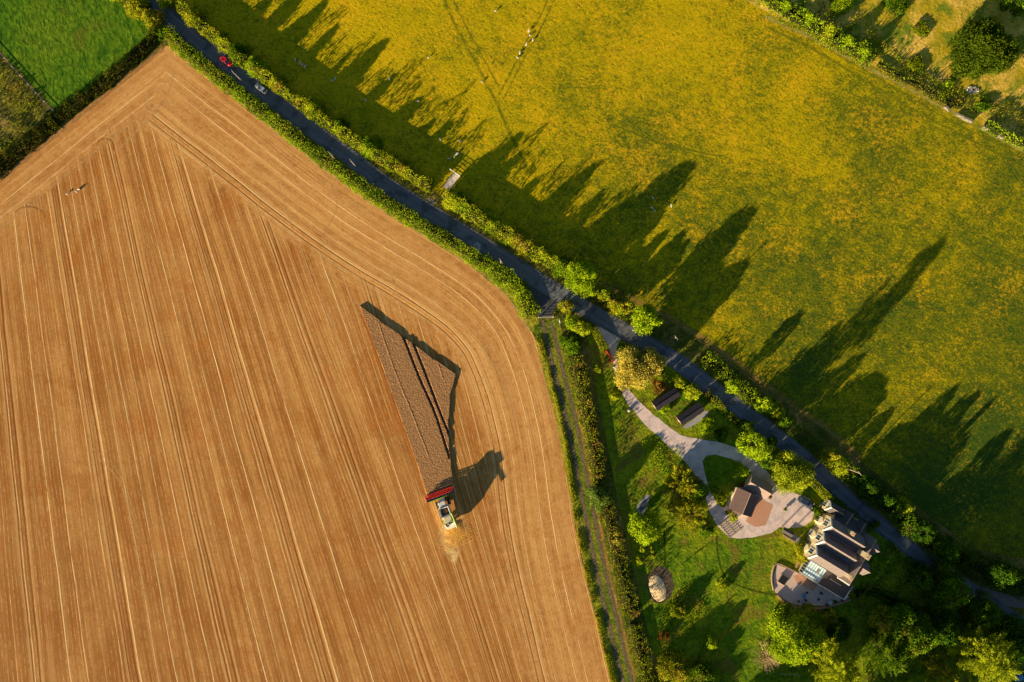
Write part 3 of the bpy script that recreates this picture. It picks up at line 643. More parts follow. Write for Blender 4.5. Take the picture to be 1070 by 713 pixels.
# standing crop
crop_px = [(376, 319), (400, 337), (428, 356), (452, 374), (477, 391), (471, 412), (469, 440), (470, 470), (474, 507), (446, 517), (437, 488), (420, 440), (400, 384)]
crop_w = WP(crop_px)
lanes = [smooth(WP([(421, 350), (440, 398), (455, 432), (470, 478)]), 1), smooth(WP([(432, 358), (444, 388), (456, 420), (470, 455)]), 1), smooth(WP([(396, 338), (412, 385), (430, 430), (448, 476)]), 1), smooth(WP([(458, 380), (463, 395)]), 1)]
def crop_h(V):
    A = np.array(crop_w); d, _ = seg_dist(V, np.vstack([A, A[:1]]))
    h = .44 + rng.normal(0, .014, len(V))
    for i, l in enumerate(lanes): h = np.where(seg_dist(V, l)[0] < (.32 if i < 2 else .16), .22 if i < 2 else .5, h)
    return np.where(d < .05, 0, h)
def crop_l(V): return np.where(np.minimum(seg_dist(V, lanes[0])[0], seg_dist(V, lanes[1])[0]) < .38, 1.0, 0.0)
o = sheet('standing_wheat', crop_w, .03, M['crop'], step=.26, kind='stuff', attrs={'lane': crop_l}, hfun=crop_h)
tag(o, 'block of uncut brown wheat left standing in the stubble ahead of the combine', 'crop')

# road markings
def road_at(px, py):
    q = np.array([W(px, py)]); d = np.linalg.norm(ROADw - q, axis=1); i = int(d.argmin()); T = tangents(ROADw)[i]; return ROADw[i], T
n = NT('worn_road_paint'); n.surf((.85, .86, .88), .8, spec=.1); M['paint'] = n.alpha(n.rng(n.noise(n.pos(), 2.5, 4, .7), .35, .55, .4, .95))
cu = bpy.data.curves.new('slow_text', 'FONT'); cu.body = 'SLOW'; cu.align_x = 'CENTER'; cu.align_y = 'CENTER'; cu.size = 1.0
to = bpy.data.objects.new('slow_text', cu); col.objects.link(to)
dg = bpy.context.evaluated_depsgraph_get(); me = bpy.data.meshes.new_from_object(to.evaluated_get(dg)); bpy.data.objects.remove(to)
me.materials.clear(); so = link('road_marking', me, M['paint']); so['kind'] = 'structure'
c_, T_ = road_at(497, 259); ang = math.atan2(T_[1], T_[0]); p_ = W(499, 258)
so.location = (p_[0], p_[1], .046); so.rotation_euler = (0, 0, ang + math.pi / 2); so.scale = (.75, 3.0, 1)
edge_lines = MB()
for (s0, s1) in ((6, 9), (11, 14)):
    pass

# ================================================================== HEDGES
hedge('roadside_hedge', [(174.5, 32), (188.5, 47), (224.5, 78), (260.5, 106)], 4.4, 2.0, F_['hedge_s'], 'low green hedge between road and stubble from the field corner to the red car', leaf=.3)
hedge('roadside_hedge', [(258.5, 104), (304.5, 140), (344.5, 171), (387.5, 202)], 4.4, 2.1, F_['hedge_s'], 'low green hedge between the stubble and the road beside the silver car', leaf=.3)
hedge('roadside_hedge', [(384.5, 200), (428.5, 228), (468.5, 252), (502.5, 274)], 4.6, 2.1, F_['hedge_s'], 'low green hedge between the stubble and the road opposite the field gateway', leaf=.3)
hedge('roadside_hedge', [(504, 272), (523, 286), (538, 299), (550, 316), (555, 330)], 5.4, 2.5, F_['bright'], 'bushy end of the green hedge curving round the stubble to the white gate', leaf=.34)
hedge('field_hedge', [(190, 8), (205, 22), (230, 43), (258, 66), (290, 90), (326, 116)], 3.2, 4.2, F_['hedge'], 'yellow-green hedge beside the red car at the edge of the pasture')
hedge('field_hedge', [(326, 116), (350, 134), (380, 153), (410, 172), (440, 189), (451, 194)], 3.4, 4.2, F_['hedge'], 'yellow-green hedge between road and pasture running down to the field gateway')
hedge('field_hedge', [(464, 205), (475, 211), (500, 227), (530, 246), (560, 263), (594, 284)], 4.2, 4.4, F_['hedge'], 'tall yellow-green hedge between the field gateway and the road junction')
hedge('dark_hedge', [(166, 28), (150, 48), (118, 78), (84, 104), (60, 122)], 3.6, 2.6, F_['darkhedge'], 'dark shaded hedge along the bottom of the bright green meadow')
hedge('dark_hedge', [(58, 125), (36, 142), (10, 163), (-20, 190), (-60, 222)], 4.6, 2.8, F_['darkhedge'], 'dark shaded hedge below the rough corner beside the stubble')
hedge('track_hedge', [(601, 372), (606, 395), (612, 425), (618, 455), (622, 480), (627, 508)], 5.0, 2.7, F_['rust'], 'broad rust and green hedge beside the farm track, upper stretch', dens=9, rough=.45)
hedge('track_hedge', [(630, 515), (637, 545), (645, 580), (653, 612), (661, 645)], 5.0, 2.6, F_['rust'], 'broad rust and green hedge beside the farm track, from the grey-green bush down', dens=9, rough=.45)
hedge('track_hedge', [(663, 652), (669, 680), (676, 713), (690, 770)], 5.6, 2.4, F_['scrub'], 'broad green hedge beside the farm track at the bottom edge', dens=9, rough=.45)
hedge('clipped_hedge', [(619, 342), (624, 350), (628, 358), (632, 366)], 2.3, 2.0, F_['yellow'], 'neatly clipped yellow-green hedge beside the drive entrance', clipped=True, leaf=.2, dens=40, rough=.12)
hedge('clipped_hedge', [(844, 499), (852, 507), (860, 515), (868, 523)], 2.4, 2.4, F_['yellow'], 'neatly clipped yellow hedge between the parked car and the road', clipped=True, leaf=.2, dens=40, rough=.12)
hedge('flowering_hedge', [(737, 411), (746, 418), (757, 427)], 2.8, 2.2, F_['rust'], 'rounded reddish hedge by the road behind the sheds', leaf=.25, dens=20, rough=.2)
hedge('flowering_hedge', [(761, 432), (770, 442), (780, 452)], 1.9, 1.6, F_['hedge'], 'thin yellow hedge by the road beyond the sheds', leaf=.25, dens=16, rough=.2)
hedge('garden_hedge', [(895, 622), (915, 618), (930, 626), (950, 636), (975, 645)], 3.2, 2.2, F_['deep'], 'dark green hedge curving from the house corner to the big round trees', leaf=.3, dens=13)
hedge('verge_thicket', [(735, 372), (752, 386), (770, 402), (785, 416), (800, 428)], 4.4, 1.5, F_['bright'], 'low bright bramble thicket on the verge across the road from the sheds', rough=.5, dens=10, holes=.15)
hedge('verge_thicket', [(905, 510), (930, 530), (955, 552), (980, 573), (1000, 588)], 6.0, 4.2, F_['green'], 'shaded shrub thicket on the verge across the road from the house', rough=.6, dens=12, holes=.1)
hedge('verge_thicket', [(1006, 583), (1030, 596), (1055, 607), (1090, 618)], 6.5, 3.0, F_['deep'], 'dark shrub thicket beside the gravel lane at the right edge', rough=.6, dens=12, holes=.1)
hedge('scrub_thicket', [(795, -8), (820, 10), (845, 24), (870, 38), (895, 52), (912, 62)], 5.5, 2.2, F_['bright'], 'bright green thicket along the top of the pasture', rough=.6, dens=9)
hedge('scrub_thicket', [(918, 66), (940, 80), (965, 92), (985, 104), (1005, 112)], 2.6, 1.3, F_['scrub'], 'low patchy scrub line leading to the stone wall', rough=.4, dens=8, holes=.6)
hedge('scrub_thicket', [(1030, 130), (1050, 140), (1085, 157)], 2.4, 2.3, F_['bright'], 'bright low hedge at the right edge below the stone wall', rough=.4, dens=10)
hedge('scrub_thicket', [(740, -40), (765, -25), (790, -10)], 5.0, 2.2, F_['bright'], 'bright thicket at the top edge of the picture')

# trees along the pasture hedge, tall enough for their long shadows
SR = 1 / math.tan(R(SUN_EL)); cd, sd = math.cos(R(SUN_DIR)), math.sin(R(SUN_DIR))
HED = smooth([(60, -105), (170, -5), (205, 22), (258, 66), (322, 113), (380, 153), (440, 189), (475, 212), (530, 247), (590, 282), (625, 305)], 1.0)
lab_h = 'narrow yellow-green tree growing out of the pasture hedge along the road'
for i, (tx, ty, r) in enumerate([(240, -60, 11), (265, -38, 11), (288, -6, 8), (318, -8, 11), (340, 4, 12), (351, 30, 9), (366, 56, 6), (404, 43, 12), (410, 82, 9), (439, 105, 12), (452, 128, 7), (470, 130, 9),
                                  (543, 142, 12), (545, 160, 9), (560, 190, 9), (598, 188, 8), (624, 171, 12), (634, 200, 8), (660, 208, 12), (721, 173, 13), (697, 243, 9), (716, 243, 9)]):
    T = np.arange(5, 260); Q = np.column_stack([tx - cd * T, ty + sd * T])
    D = np.linalg.norm(Q[:, None, :] - HED[None], axis=2); k = int(D.min(1).argmin()); bx, by = Q[k]
    h = T[k] * S / SR; bx += 1.0; by -= 1.6
    big = h > 8
    tree(bx, by, r + (3 if big else 1.5), h, 'round' if big else 'column', (F_['hedge'], F_['olive'], F_['hedge'], F_['green'], F_['hedge_s'])[i % 5] if not big else F_['bright'], 'hedgerow_tree',
         'broad bright green tree by the road opposite the white gate' if (tx == 721) else lab_h, group='trees growing out of the pasture hedge', ground=True, leaf=.36, dens=1.1)

# ================================================================== SINGLE TREES
TL = [
 (663, 385, 21, 7.3, 'round', 'pale', 'pale_tree', 'big pale cream-green tree at the drive entrance', 'tree'),
 (680, 378, 15, 7.6, 'round', 'pale', 'pale_tree', 'smaller pale tree joined to the big one on its road side', 'tree'),
 (689, 404, 8, 3.6, 'bush', 'copper', 'copper_bush', 'brown copper bush between the pale tree and first shed', 'bush'),
 (626, 386, 5, 2.2, 'bush', 'yellow', 'sapling', 'small yellowish sapling on the shaded lawn near the red gate', 'sapling'),
 (642, 414, 6, 2.4, 'bush', 'yellow', 'sapling', 'small bright yellow shrub left of the drive', 'shrub'),
 (711, 401, 7.5, 3, 'dome', 'yellow', 'rounded_bush', 'rounded yellow-green bush by the road, next to first shed', 'bush'),
 (725, 409, 9.5, 3.4, 'dome', 'yellow', 'rounded_bush', 'larger egg-shaped yellow-green bush between sheds and road', 'bush'),
 (789, 466, 13.5, 15.8, 'round', 'bright', 'garden_tree', 'tall bright green tree between the drive and the road', 'tree'),
 (801, 480, 10, 8, 'round', 'green', 'garden_tree', 'darker green tree tucked between two bright trees beside the drive', 'tree'),
 (827, 495, 20, 7.0, 'round', 'yellow', 'garden_tree', 'large yellow tree overhanging the drive beside the clipped hedge', 'tree'),
 (714, 506, 17, 8, 'feather', 'olive', 'garden_tree', 'feathery olive tree at the fork of the drive', 'tree'),
 (729, 512, 11, 7, 'round', 'green', 'garden_tree', 'green tree overhanging the narrow branch of the drive', 'tree'),
 (720, 536, 19, 8, 'feather', 'olive', 'garden_tree', 'yellowish feathery tree below the fork of the drive', 'tree'),
 (675, 551, 16, 8, 'round', 'bright', 'garden_tree', 'round bright green tree standing alone in the lawn by the small pond', 'tree'),
 (671, 574, 4, 2.0, 'dome', 'yellow', 'flowering_shrub', 'little yellow shrub directly below the lone round tree', 'shrub'),
 (680, 575, 3.5, 1.8, 'dome', 'yellow', 'flowering_shrub', 'little yellow shrub nearest the right side under the lone round tree', 'shrub'),
 (668.5, 586, 5.5, 2.0, 'dome', 'yellow', 'flowering_shrub', 'widest little yellow shrub, furthest below the lone round tree', 'shrub'),
 (683, 581, 3, 1.5, 'dome', 'yellow', 'flowering_shrub', 'tiny dull yellow shrub in the shaded flower patch', 'shrub'),
 (627, 521, 13, 4.6, 'bush', 'blue', 'grey_green_bush', 'round grey-green bush bulging from the track hedge', 'bush'),
 (646, 563, 8, 3.2, 'bush', 'pale', 'pale_bush', 'pale greyish bush on the garden side of the track hedge', 'bush'),
 (775, 491, 8, 3.4, 'bush', 'bright', 'island_bush', 'bright bush on the lawn island near the pink-roofed outbuilding', 'bush'),
 (749, 513, 5, 1.8, 'bush', 'bright', 'island_bush', 'small green bush on the edge of the lawn island', 'bush'),
 (754, 522, 6, 2.0, 'bush', 'yellow', 'island_bush', 'yellowish bush at the tip of the lawn island beside the garage', 'bush'),
 (767, 541, 4.5, 1.3, 'bush', 'yellow', 'garage_shrub', 'low yellow shrub against the garage wall', 'shrub'),
 (762, 536, 3.5, 1.2, 'bush', 'olive', 'garage_shrub', 'low olive shrub at the garage corner by the slat grid', 'shrub'),
 (738, 554, 9, 3.5, 'bush', 'green', 'garden_bush', 'shaded green bush left of the slat grid', 'bush'),
 (839, 577, 12, 2.4, 'dome', 'olive', 'rounded_bush', 'big rounded olive bush in front of the house', 'bush'),
 (855, 535, 6, 1.8, 'bush', 'green', 'garden_bush', 'small green bush beside the parked dark blue car', 'bush'),
 (916, 548, 4.5, 2.2, 'dome', 'green', 'rounded_bush', 'small round green bush on the verge behind the house', 'bush'),
 (833, 670, 28, 9.0, 'dome', 'bright', 'large_tree', 'largest bright green tree, below the patio', 'tree'),
 (876, 702, 24, 18, 'feather', 'yellow', 'large_conifer', 'bright feathery conifer at the bottom edge', 'tree'),
 (1036, 690, 32, 18, 'feather', 'yellow', 'large_conifer', 'sprawling feathery yellow conifer in the bottom right corner', 'tree'),
 (994, 617, 21, 8, 'dome', 'green', 'large_tree', 'big round dark green tree against the road', 'tree'),
 (1032, 644, 18, 7, 'dome', 'green', 'large_tree', 'round dark green tree below the lane junction', 'tree'),
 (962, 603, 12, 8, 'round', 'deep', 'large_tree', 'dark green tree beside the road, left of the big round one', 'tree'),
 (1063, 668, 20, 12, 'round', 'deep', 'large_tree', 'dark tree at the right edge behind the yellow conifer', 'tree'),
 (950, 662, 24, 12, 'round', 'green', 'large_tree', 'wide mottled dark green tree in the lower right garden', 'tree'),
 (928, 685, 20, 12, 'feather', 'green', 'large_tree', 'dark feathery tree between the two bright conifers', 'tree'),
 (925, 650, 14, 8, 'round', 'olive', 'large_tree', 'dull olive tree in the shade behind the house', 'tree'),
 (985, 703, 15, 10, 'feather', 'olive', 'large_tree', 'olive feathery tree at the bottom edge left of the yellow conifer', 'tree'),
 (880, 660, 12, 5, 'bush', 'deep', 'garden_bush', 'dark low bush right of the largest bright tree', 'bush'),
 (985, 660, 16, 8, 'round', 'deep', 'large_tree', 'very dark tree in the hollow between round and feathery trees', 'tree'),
 (705, 700, 16, 4.5, 'bush', 'olive', 'garden_bush', 'yellow-green bush at the bottom edge beside the track hedge', 'bush'),
 (735, 702, 12, 3, 'bush', 'green', 'garden_bush', 'green bush at the bottom edge below the lawn', 'bush'),
 (742, 672, 8, 3.0, 'bush', 'bright', 'garden_bush', 'small bright bush alone in the shaded lower lawn', 'bush'),
 (709, 639, 9, 3.0, 'bush', 'scrub', 'garden_bush', 'pale green shrub right of the wood chip heap', 'bush'),
 (755, 612, 7, 1.6, 'bush', 'yellow', 'garden_bush', 'yellow patch of shrub inside the curving lawn path', 'shrub'),
 (845, 640, 9, 2.6, 'bush', 'yellow', 'garden_bush', 'yellow shrubs just below the patio wall', 'bush'),
 (868, 645, 10, 3.0, 'bush', 'olive', 'garden_bush', 'amber shrub below the patio beside the bright tree', 'bush'),
 (823, 634, 6, 2.0, 'bush', 'scrub', 'garden_bush', 'low scrubby shrub below the rounded patio corner', 'bush'),
 (695, 665, 6, 2.2, 'bush', 'copper', 'orange_bush', 'small orange-brown bush in the shade beside the track hedge', 'bush'),
 (592, 320, 8, 4, 'bush', 'olive', 'junction_bush', 'orange-tinged bush in the fork of the junction', 'bush'),
 (598, 338, 9, 4, 'bush', 'bright', 'junction_bush', 'green bush behind the white gate and signboard', 'bush'),
 (608, 344, 9.5, 5, 'round', 'yellow', 'junction_tree', 'rounded yellow-green tree between the white gate and the clipped hedge', 'tree'),
 (597, 360, 11, 3.4, 'bush', 'green', 'junction_bush', 'dark green bush at the top end of the track hedge', 'bush'),
 (601, 289, 10, 5, 'round', 'bright', 'verge_tree', 'bright green bush by the road at the end of the pasture hedge', 'tree'),
 (613, 298, 11, 6, 'round', 'bright', 'verge_tree', 'bright green tree on the verge above the junction', 'tree'),
 (626, 306, 8, 4, 'bush', 'hedge', 'verge_tree', 'low yellow-green bush trailing below the verge trees', 'bush'),
 (652, 319, 10.5, 5, 'round', 'hedge', 'verge_tree', 'yellow-green verge tree, smaller of a pair opposite the drive', 'tree'),
 (676, 333, 15, 8.5, 'round', 'bright', 'verge_tree', 'bright green verge tree, larger of a pair opposite the drive', 'tree'),
 (800, 424, 9, 6.2, 'round', 'bright', 'verge_tree', 'bright tree rising at the lower end of the bramble thicket', 'tree'),
 (766, 404, 8, 5.6, 'round', 'bright', 'verge_tree', 'bright tree in the middle of the bramble thicket', 'tree'),
 (908, 508, 10, 7.5, 'round', 'deep', 'verge_tree', 'dark tree added on the verge opposite the house chimney, first of the shaded row', 'tree'),  # this and the next three trees are added to shade the pasture beyond
 (926, 521, 9, 8.0, 'round', 'deep', 'verge_tree', 'dark tree added on the verge just before the single yellow bush', 'tree'),
 (966, 556, 11, 7.5, 'round', 'deep', 'verge_tree', 'dark tree added on the verge just past the single yellow bush', 'tree'),
 (988, 573, 11, 8.0, 'round', 'deep', 'verge_tree', 'dark tree added at the far end of the shaded verge thicket', 'tree'),
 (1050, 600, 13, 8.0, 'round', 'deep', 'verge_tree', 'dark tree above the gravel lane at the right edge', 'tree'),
 (813, 429, 9, 3.6, 'bush', 'yellow', 'verge_tree', 'yellow bush on the verge beyond the bramble thicket', 'bush'),
 (822, 440, 8, 4, 'bush', 'green', 'verge_tree', 'dull green bush just beyond the yellow verge bush', 'bush'),
 (866, 474, 9, 4.6, 'round', 'olive', 'verge_tree', 'golden-green tree on the verge opposite the yellow tree', 'tree'),
 (880, 487, 10, 4.2, 'bush', 'yellow', 'verge_tree', 'golden bush on the verge next to the golden-green tree', 'bush'),
 (895, 500, 9, 4, 'bush', 'green', 'verge_tree', 'shaded green bush on the verge opposite the house gable', 'bush'),
 (946, 530, 9, 5.5, 'bush', 'yellow', 'verge_tree', 'single yellow bush lit among the shaded verge thicket', 'bush'),
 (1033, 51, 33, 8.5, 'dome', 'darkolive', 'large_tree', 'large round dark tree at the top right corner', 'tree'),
 (958, 68, 9, .8, 'bush', 'scrub', 'scrub_bush', 'green low bush in the dry scrub left of the large dark tree', 'bush'),
 (992, 88, 6, .8, 'bush', 'bright', 'scrub_bush', 'small green bush below the large dark tree', 'bush'),
 (1028, 112, 8, 1.0, 'bush', 'green', 'scrub_bush', 'green bush above the stone wall', 'bush'),
 (962, 30, 9, .6, 'bush', 'scrub', 'scrub_bush', 'faint green bush in the middle of the dry scrub', 'bush'),
 (1064, 2, 12, 8, 'round', 'green', 'scrub_tree', 'dark tree cut by the top right corner', 'tree'),
 (935, 4, 12, 1.2, 'bush', 'green', 'scrub_bush', 'green bush at the top edge in the scrub', 'bush'),
 (880, 2, 12, 1.4, 'bush', 'bright', 'scrub_bush', 'bright bush at the top edge behind the thicket', 'bush'),
 (143, 5, 13, 3.2, 'bush', 'olive', 'corner_tree', 'olive bush at the top corner of the meadow', 'bush'),
 (157, 18, 11, 4.2, 'bush', 'olive', 'corner_tree', 'olive tree at the corner where meadow, road and stubble meet', 'tree'),
 (166, 32, 8, 3.0, 'bush', 'green', 'corner_tree', 'green bush right at the tip of the stubble field', 'bush'),
 (120, -14, 14, 4.5, 'bush', 'hedge', 'corner_tree', 'hedge tree at the top edge beside the road', 'tree'),
 (782, 446, 8, 5.5, 'bush', 'green', 'garden_bush', 'shaded green bush between the road and the drive', 'bush'),
 (808, 460, 6, 2.0, 'bush', 'deep', 'garden_bush', 'dark small bush by the road behind the tall tree', 'bush'),
 (695, 425, 8, 1.6, 'bush', 'bright', 'shed_shrub', 'low green shrubs at the front corner of the first shed', 'shrub'),
 (741, 445, 10, 1.5, 'bush', 'bright', 'shed_shrub', 'low green planting beside the second shed', 'shrub'),
 (755, 455, 8, 1.4, 'bush', 'green', 'shed_shrub', 'low dark planting between the second shed and the drive', 'shrub'),
]
for (px, py, r, h, shp, mt, nm, lb, ct) in TL:
    leaf = .30 if h < 3 else (.38 if h < 8 else .46)
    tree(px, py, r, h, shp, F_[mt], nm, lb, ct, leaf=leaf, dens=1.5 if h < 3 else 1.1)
# trees on the thicket at the top (their shadows show on the dry scrub) and beyond the bottom edge
for (px, py, r, h, mt) in ((822, 6, 9, 3.0, 'bright'), (846, 18, 9, 3.6, 'bright'), (868, 30, 10, 3.2, 'hedge'), (886, 42, 9, 3.4, 'bright'), (904, 55, 8, 3.0, 'bright')):
    tree(px, py, r, h, 'column', F_[mt], 'thicket_tree', 'bright green sapling rising from the thicket at the top of the pasture', group='saplings in the thicket', leaf=.36)
for (px, py, r, h) in ((740, 800, 26, 12), (790, 760, 24, 11), (690, 770, 16, 6), (860, 800, 30, 18), (930, 770, 26, 15), (1000, 790, 28, 17), (1090, 745, 24, 14)):
    tree(px, py, r, h, 'round', F_['green'], 'woodland_tree', 'tall tree just beyond the bottom edge of the garden', group='trees beyond the bottom edge', leaf=.6, dens=.7, ground=True)

# bare bush
def bare_bush(px, py, Rpx, h, label):
    x, y = W(px, py, h * .5); Rr = Rpx * S
    rt = empty('bare_bush', (x, y, 0), 0, label, 'bush'); mb = MB()
    for i in range(150):
        a = random.uniform(0, 6.28); e = random.uniform(.1, 1.45); L = Rr * random.uniform(.6, 1.05)
        d = Vector((math.cos(a) * math.cos(e), math.sin(a) * math.cos(e), math.sin(e) * h / Rr))
        p1 = d * L * .55; p2 = d * L + Vector((random.uniform(-.3, .3), random.uniform(-.3, .3), random.uniform(-.2, .1)))
        mb.tube((0, 0, .05), p1, .06, .045, 4, cap=False); mb.tube(p1, p2, .045, .015, 4, cap=False)
        for _ in range(3):
            q = p1.lerp(p2, random.uniform(.1, .8)); mb.tube(q, q + Vector((random.uniform(-.8, .8), random.uniform(-.8, .8), random.uniform(.0, .5))), .025, .01, 3, cap=False)
    mb.build('twigs', plain('dry_twig', (.42, .30, .17), .9), rt)
    trunk_mb(h * .5, Rr * .4, 'bush', 3).build('trunk', BARK, rt)
bare_bush(803, 688, 21, 5.0, 'leafless tan bush spreading beside the largest bright tree')
bare_bush(712, 516, 9, 5.0, 'leafless pale branches sticking out of the feathery olive tree')

# rough vegetation
gc = lambda pts, n, leaf, mt, hm, lab: ground_cover('undergrowth', WP(pts), .02, n, leaf, F_[mt], hm, 'stuff', lab, 'undergrowth')
gc([(640, 318), (700, 340), (745, 372), (800, 415), (845, 450), (900, 492), (985, 560), (1070, 592), (1070, 630), (1000, 598), (930, 545), (870, 495), (830, 460), (760, 405), (700, 362), (640, 330)], 16000, .34, 'green', .7, 'weeds and brambles covering the verge between road and pasture fence')
gc([(566, 345), (574, 345), (596, 430), (603, 460), (617, 540), (632, 610), (660, 713), (652, 713), (624, 610), (611, 545), (596, 462), (583, 400)], 1, .3, 'scrub', .3, None) if False else None
gc([(556, 345), (563, 340), (576, 392), (592, 458), (604, 535), (617, 602), (645, 716), (639, 716), (611, 602), (599, 538), (588, 455), (572, 390)], 14000, .32, 'olive', .5, 'yellow rough grass between the stubble and the farm track')
gc([(0, 58), (52, 116), (60, 122), (0, 165), (-60, 210), (-60, 20)], 9000, .4, 'scrub', .8, 'rough weedy corner left of the meadow fence')
gc([(640, 350), (700, 385), (750, 421), (843, 493), (956, 586), (1020, 630), (1000, 628), (930, 575), (880, 535), (820, 486), (790, 462), (745, 428), (690, 395), (650, 372)], 14000, .34, 'green', .7, 'shady undergrowth on the house side of the road')
gc([(893, 560), (930, 565), (1070, 660), (1070, 713), (900, 713), (900, 640), (880, 632), (898, 612)], 16000, .4, 'deep', .8, 'dark undergrowth beneath the trees right of the house')
gc([(800, 5), (900, 55), (1000, 110), (1070, 150), (1070, 110), (1000, 95), (940, 60), (880, 0)], 8000, .4, 'scrub', .6, 'scrubby weeds above the pasture margin')
gc([(690, 640), (720, 600), (740, 640), (760, 700), (770, 720), (690, 720)], 6000, .34, 'scrub', .5, 'long grass in the lower garden beside the track hedge')
gc([(668, 462), (690, 455), (710, 470), (722, 490), (700, 520), (690, 500), (680, 490)], 2600, .3, 'bright', .5, 'sunny flower border left of the drive fork')
gc([(180, 40), (226, 76), (270, 108), (346, 168), (400, 206), (455, 240), (510, 278), (530, 296), (520, 300), (500, 284), (455, 254), (400, 221), (346, 183), (270, 124), (226, 90), (178, 52)], 16000, .3, 'hedge_s', .6, 'rough grass bank along the stubble edge beside the road')

# ================================================================== BUILDINGS
eu = Vector((.856, -.516, 0)); ev = Vector((-.516, -.856, 0)); HANG = math.atan2(eu.y, eu.x)   # local +x = eu, local +y = -ev (right handed)
ax_, ay_ = W(869, 550.5, 8.5)
house = empty('country_house', (ax_, ay_, 0), HANG, 'large stone country house with parallel slate gables and cream bay windows', 'house')
# local coordinates: x = depth away from the front, y = -v
def hp(v): return -v
def name_dark(m): return m.name.startswith('shed_roof')
def gable_block(x0, x1, y0, y1, ze, zr, axis, roofm, wallm, parent, over=.25, bt=.14, yr=None, roof_name='roof', wall_name='wall', ze0=None):
    """gabled block, ridge along axis; yr = ridge position across; ze0 = eave height on the low-coordinate side"""
    c0, c1 = (y0, y1) if axis == 'x' else (x0, x1); a0, a1 = (x0, x1) if axis == 'x' else (y0, y1)
    yr = (c0 + c1) / 2 if yr is None else yr; ze0 = ze if ze0 is None else ze0
    mb = MB(); mb.prism([(c0, 0), (c1, 0), (c1, ze), (yr, zr), (c0, ze0)], a0, a1, axis); w = mb.build(wall_name, wallm, parent)
    def P(a, c, z): return (a, c, z) if axis == 'x' else (c, a, z)
    up = .10
    s0 = (zr - ze0) / (yr - c0); s1 = (zr - ze) / (c1 - yr)
    for (ce, zz) in ((c0 - over, ze0 - over * s0), (c1 + over, ze - over * s1)):
        r = MB(); r.slab([P(a0 - over, ce, zz + up), P(a1 + over, ce, zz + up), P(a1 + over, yr, zr + up), P(a0 - over, yr, zr + up)], bt - .02)
        r.build(roof_name, roofm, parent)
    rd = MB() ; rd.tube(P(a0 - over, yr, zr + up + .02), P(a1 + over, yr, zr + up + .02), .11, .11, 6); rd.build('ridge', roofm if name_dark(roofm) else M['ridge'], parent)
    return w
def window(parent, c, w, h, normal, frame=.09, pm=None, mull=1):
    """c = centre of the window on the wall face; normal = 'x-','x+','y-','y+'"""
    s = -1 if '-' in normal else 1; ax = normal[0]
    def B(mb, da, dz, ww, hh, dep, off):
        if ax == 'x': mb.box((c[0] + s * off, c[1] + da, c[2] + dz), (dep, ww, hh))
        else: mb.box((c[0] + da, c[1] + s * off, c[2] + dz), (ww, dep, hh))
    f = MB(); B(f, 0, h / 2 + frame / 2, w + 2 * frame, frame, .12, .05); B(f, 0, -h / 2 - frame / 2, w + 2 * frame, frame, .16, .07)
    for q in (-1, 1): B(f, q * (w / 2 + frame / 2), 0, frame, h, .12, .05)
    for k in range(mull): B(f, -w / 2 + w * (k + 1) / (mull + 1), 0, .05, h, .08, .05)
    fo = f.build('window', M['white'], parent); g = MB(); B(g, 0, 0, w, h, .03, .02); g.build('pane', M['glass'], fo)
ZE, ZR = 5.6, 8.5
for k, (v, x0) in enumerate(((0, 0), (4.35, 0.25), (8.6, .5))):
    gable_block(x0, 10.6, -v - 2.12, -v + 2.12, ZE, ZR, 'x', M['slate'], M['stone'], house, over=.02 if False else .0)
    # pale verge boards and bay
    vb = MB()
    for s in (-1, 1): vb.slab([(x0 - .16, -v + s * 2.2, ZE + .02), (x0 + .30, -v + s * 2.2, ZE + .02), (x0 + .30, -v, ZR + .24), (x0 - .16, -v, ZR + .24)], .16)
    vb.build('bargeboard', M['white'], house)
    fin = MB(); fin.tube((x0 - .1, -v, ZR), (x0 - .1, -v, ZR + .9), .07, .03, 6); fin.build('finial', M['white'], house)
    bay = MB(); bay.prism([(x0 + .05, -v - 1.3), (x0 - .6, -v - .9), (x0 - .6, -v + .9), (x0 + .05, -v + 1.3)], 0, 3.0, 'z'); bay.build('bay', M['stone'], house)
    br = MB(); br.add([(x0 + .05, -v - 1.4, 3.05), (x0 - .7, -v - 1.0, 3.05), (x0 - .7, -v + 1.0, 3.05), (x0 + .05, -v + 1.4, 3.05), (x0 + .05, -v, 3.6), (x0 + .05, -v - 1.4, 2.9), (x0 - .7, -v - 1.0, 2.9), (x0 - .7, -v + 1.0, 2.9), (x0 + .05, -v + 1.4, 2.9)],
                      [(0, 1, 4), (1, 2, 4), (2, 3, 4), (5, 6, 1, 0), (6, 7, 2, 1), (7, 8, 3, 2), (8, 7, 6, 5), (0, 4, 3, 8, 5)]); br.build('bay_roof', M['stone'], house)
    window(house, (x0 - .6, -v, 1.6), 1.5, 1.4, 'x-', mull=2)
    window(house, (x0, -v, 5.2), 1.35, 2.3, 'x-', mull=1, frame=.2)
# lead valleys
for v in (2.17, 6.47):
    mb = MB(); mb.box((5.5, -v, ZE + .10), (10.4, .3, .06)); mb.build('valley_gutter', M['metal'], house)
# catslide on the north side
mb = MB(); mb.prism([(2.1, 0), (4.9, 0), (4.9, 3.6), (2.1, 5.5)], 1.2, 10.6, 'x'); mb.build('wall', M['stone'], house)
mb = MB(); mb.slab([(1.0, 2.0, 5.78), (10.8, 2.0, 5.78), (10.8, 5.15, 3.62), (1.0, 5.15, 3.62)], .14); mb.build('roof', M['slate_dark'], house)
gable_block(2.9, 6.1, 2.2, 6.0, 4.2, 5.9, 'y', M['slate_dark'], M['stone'], house, over=.12)
gable_block(7.8, 10.2, 2.2, 5.6, 4.2, 5.7, 'y', M['slate_dark'], M['stone'], house, over=.12)
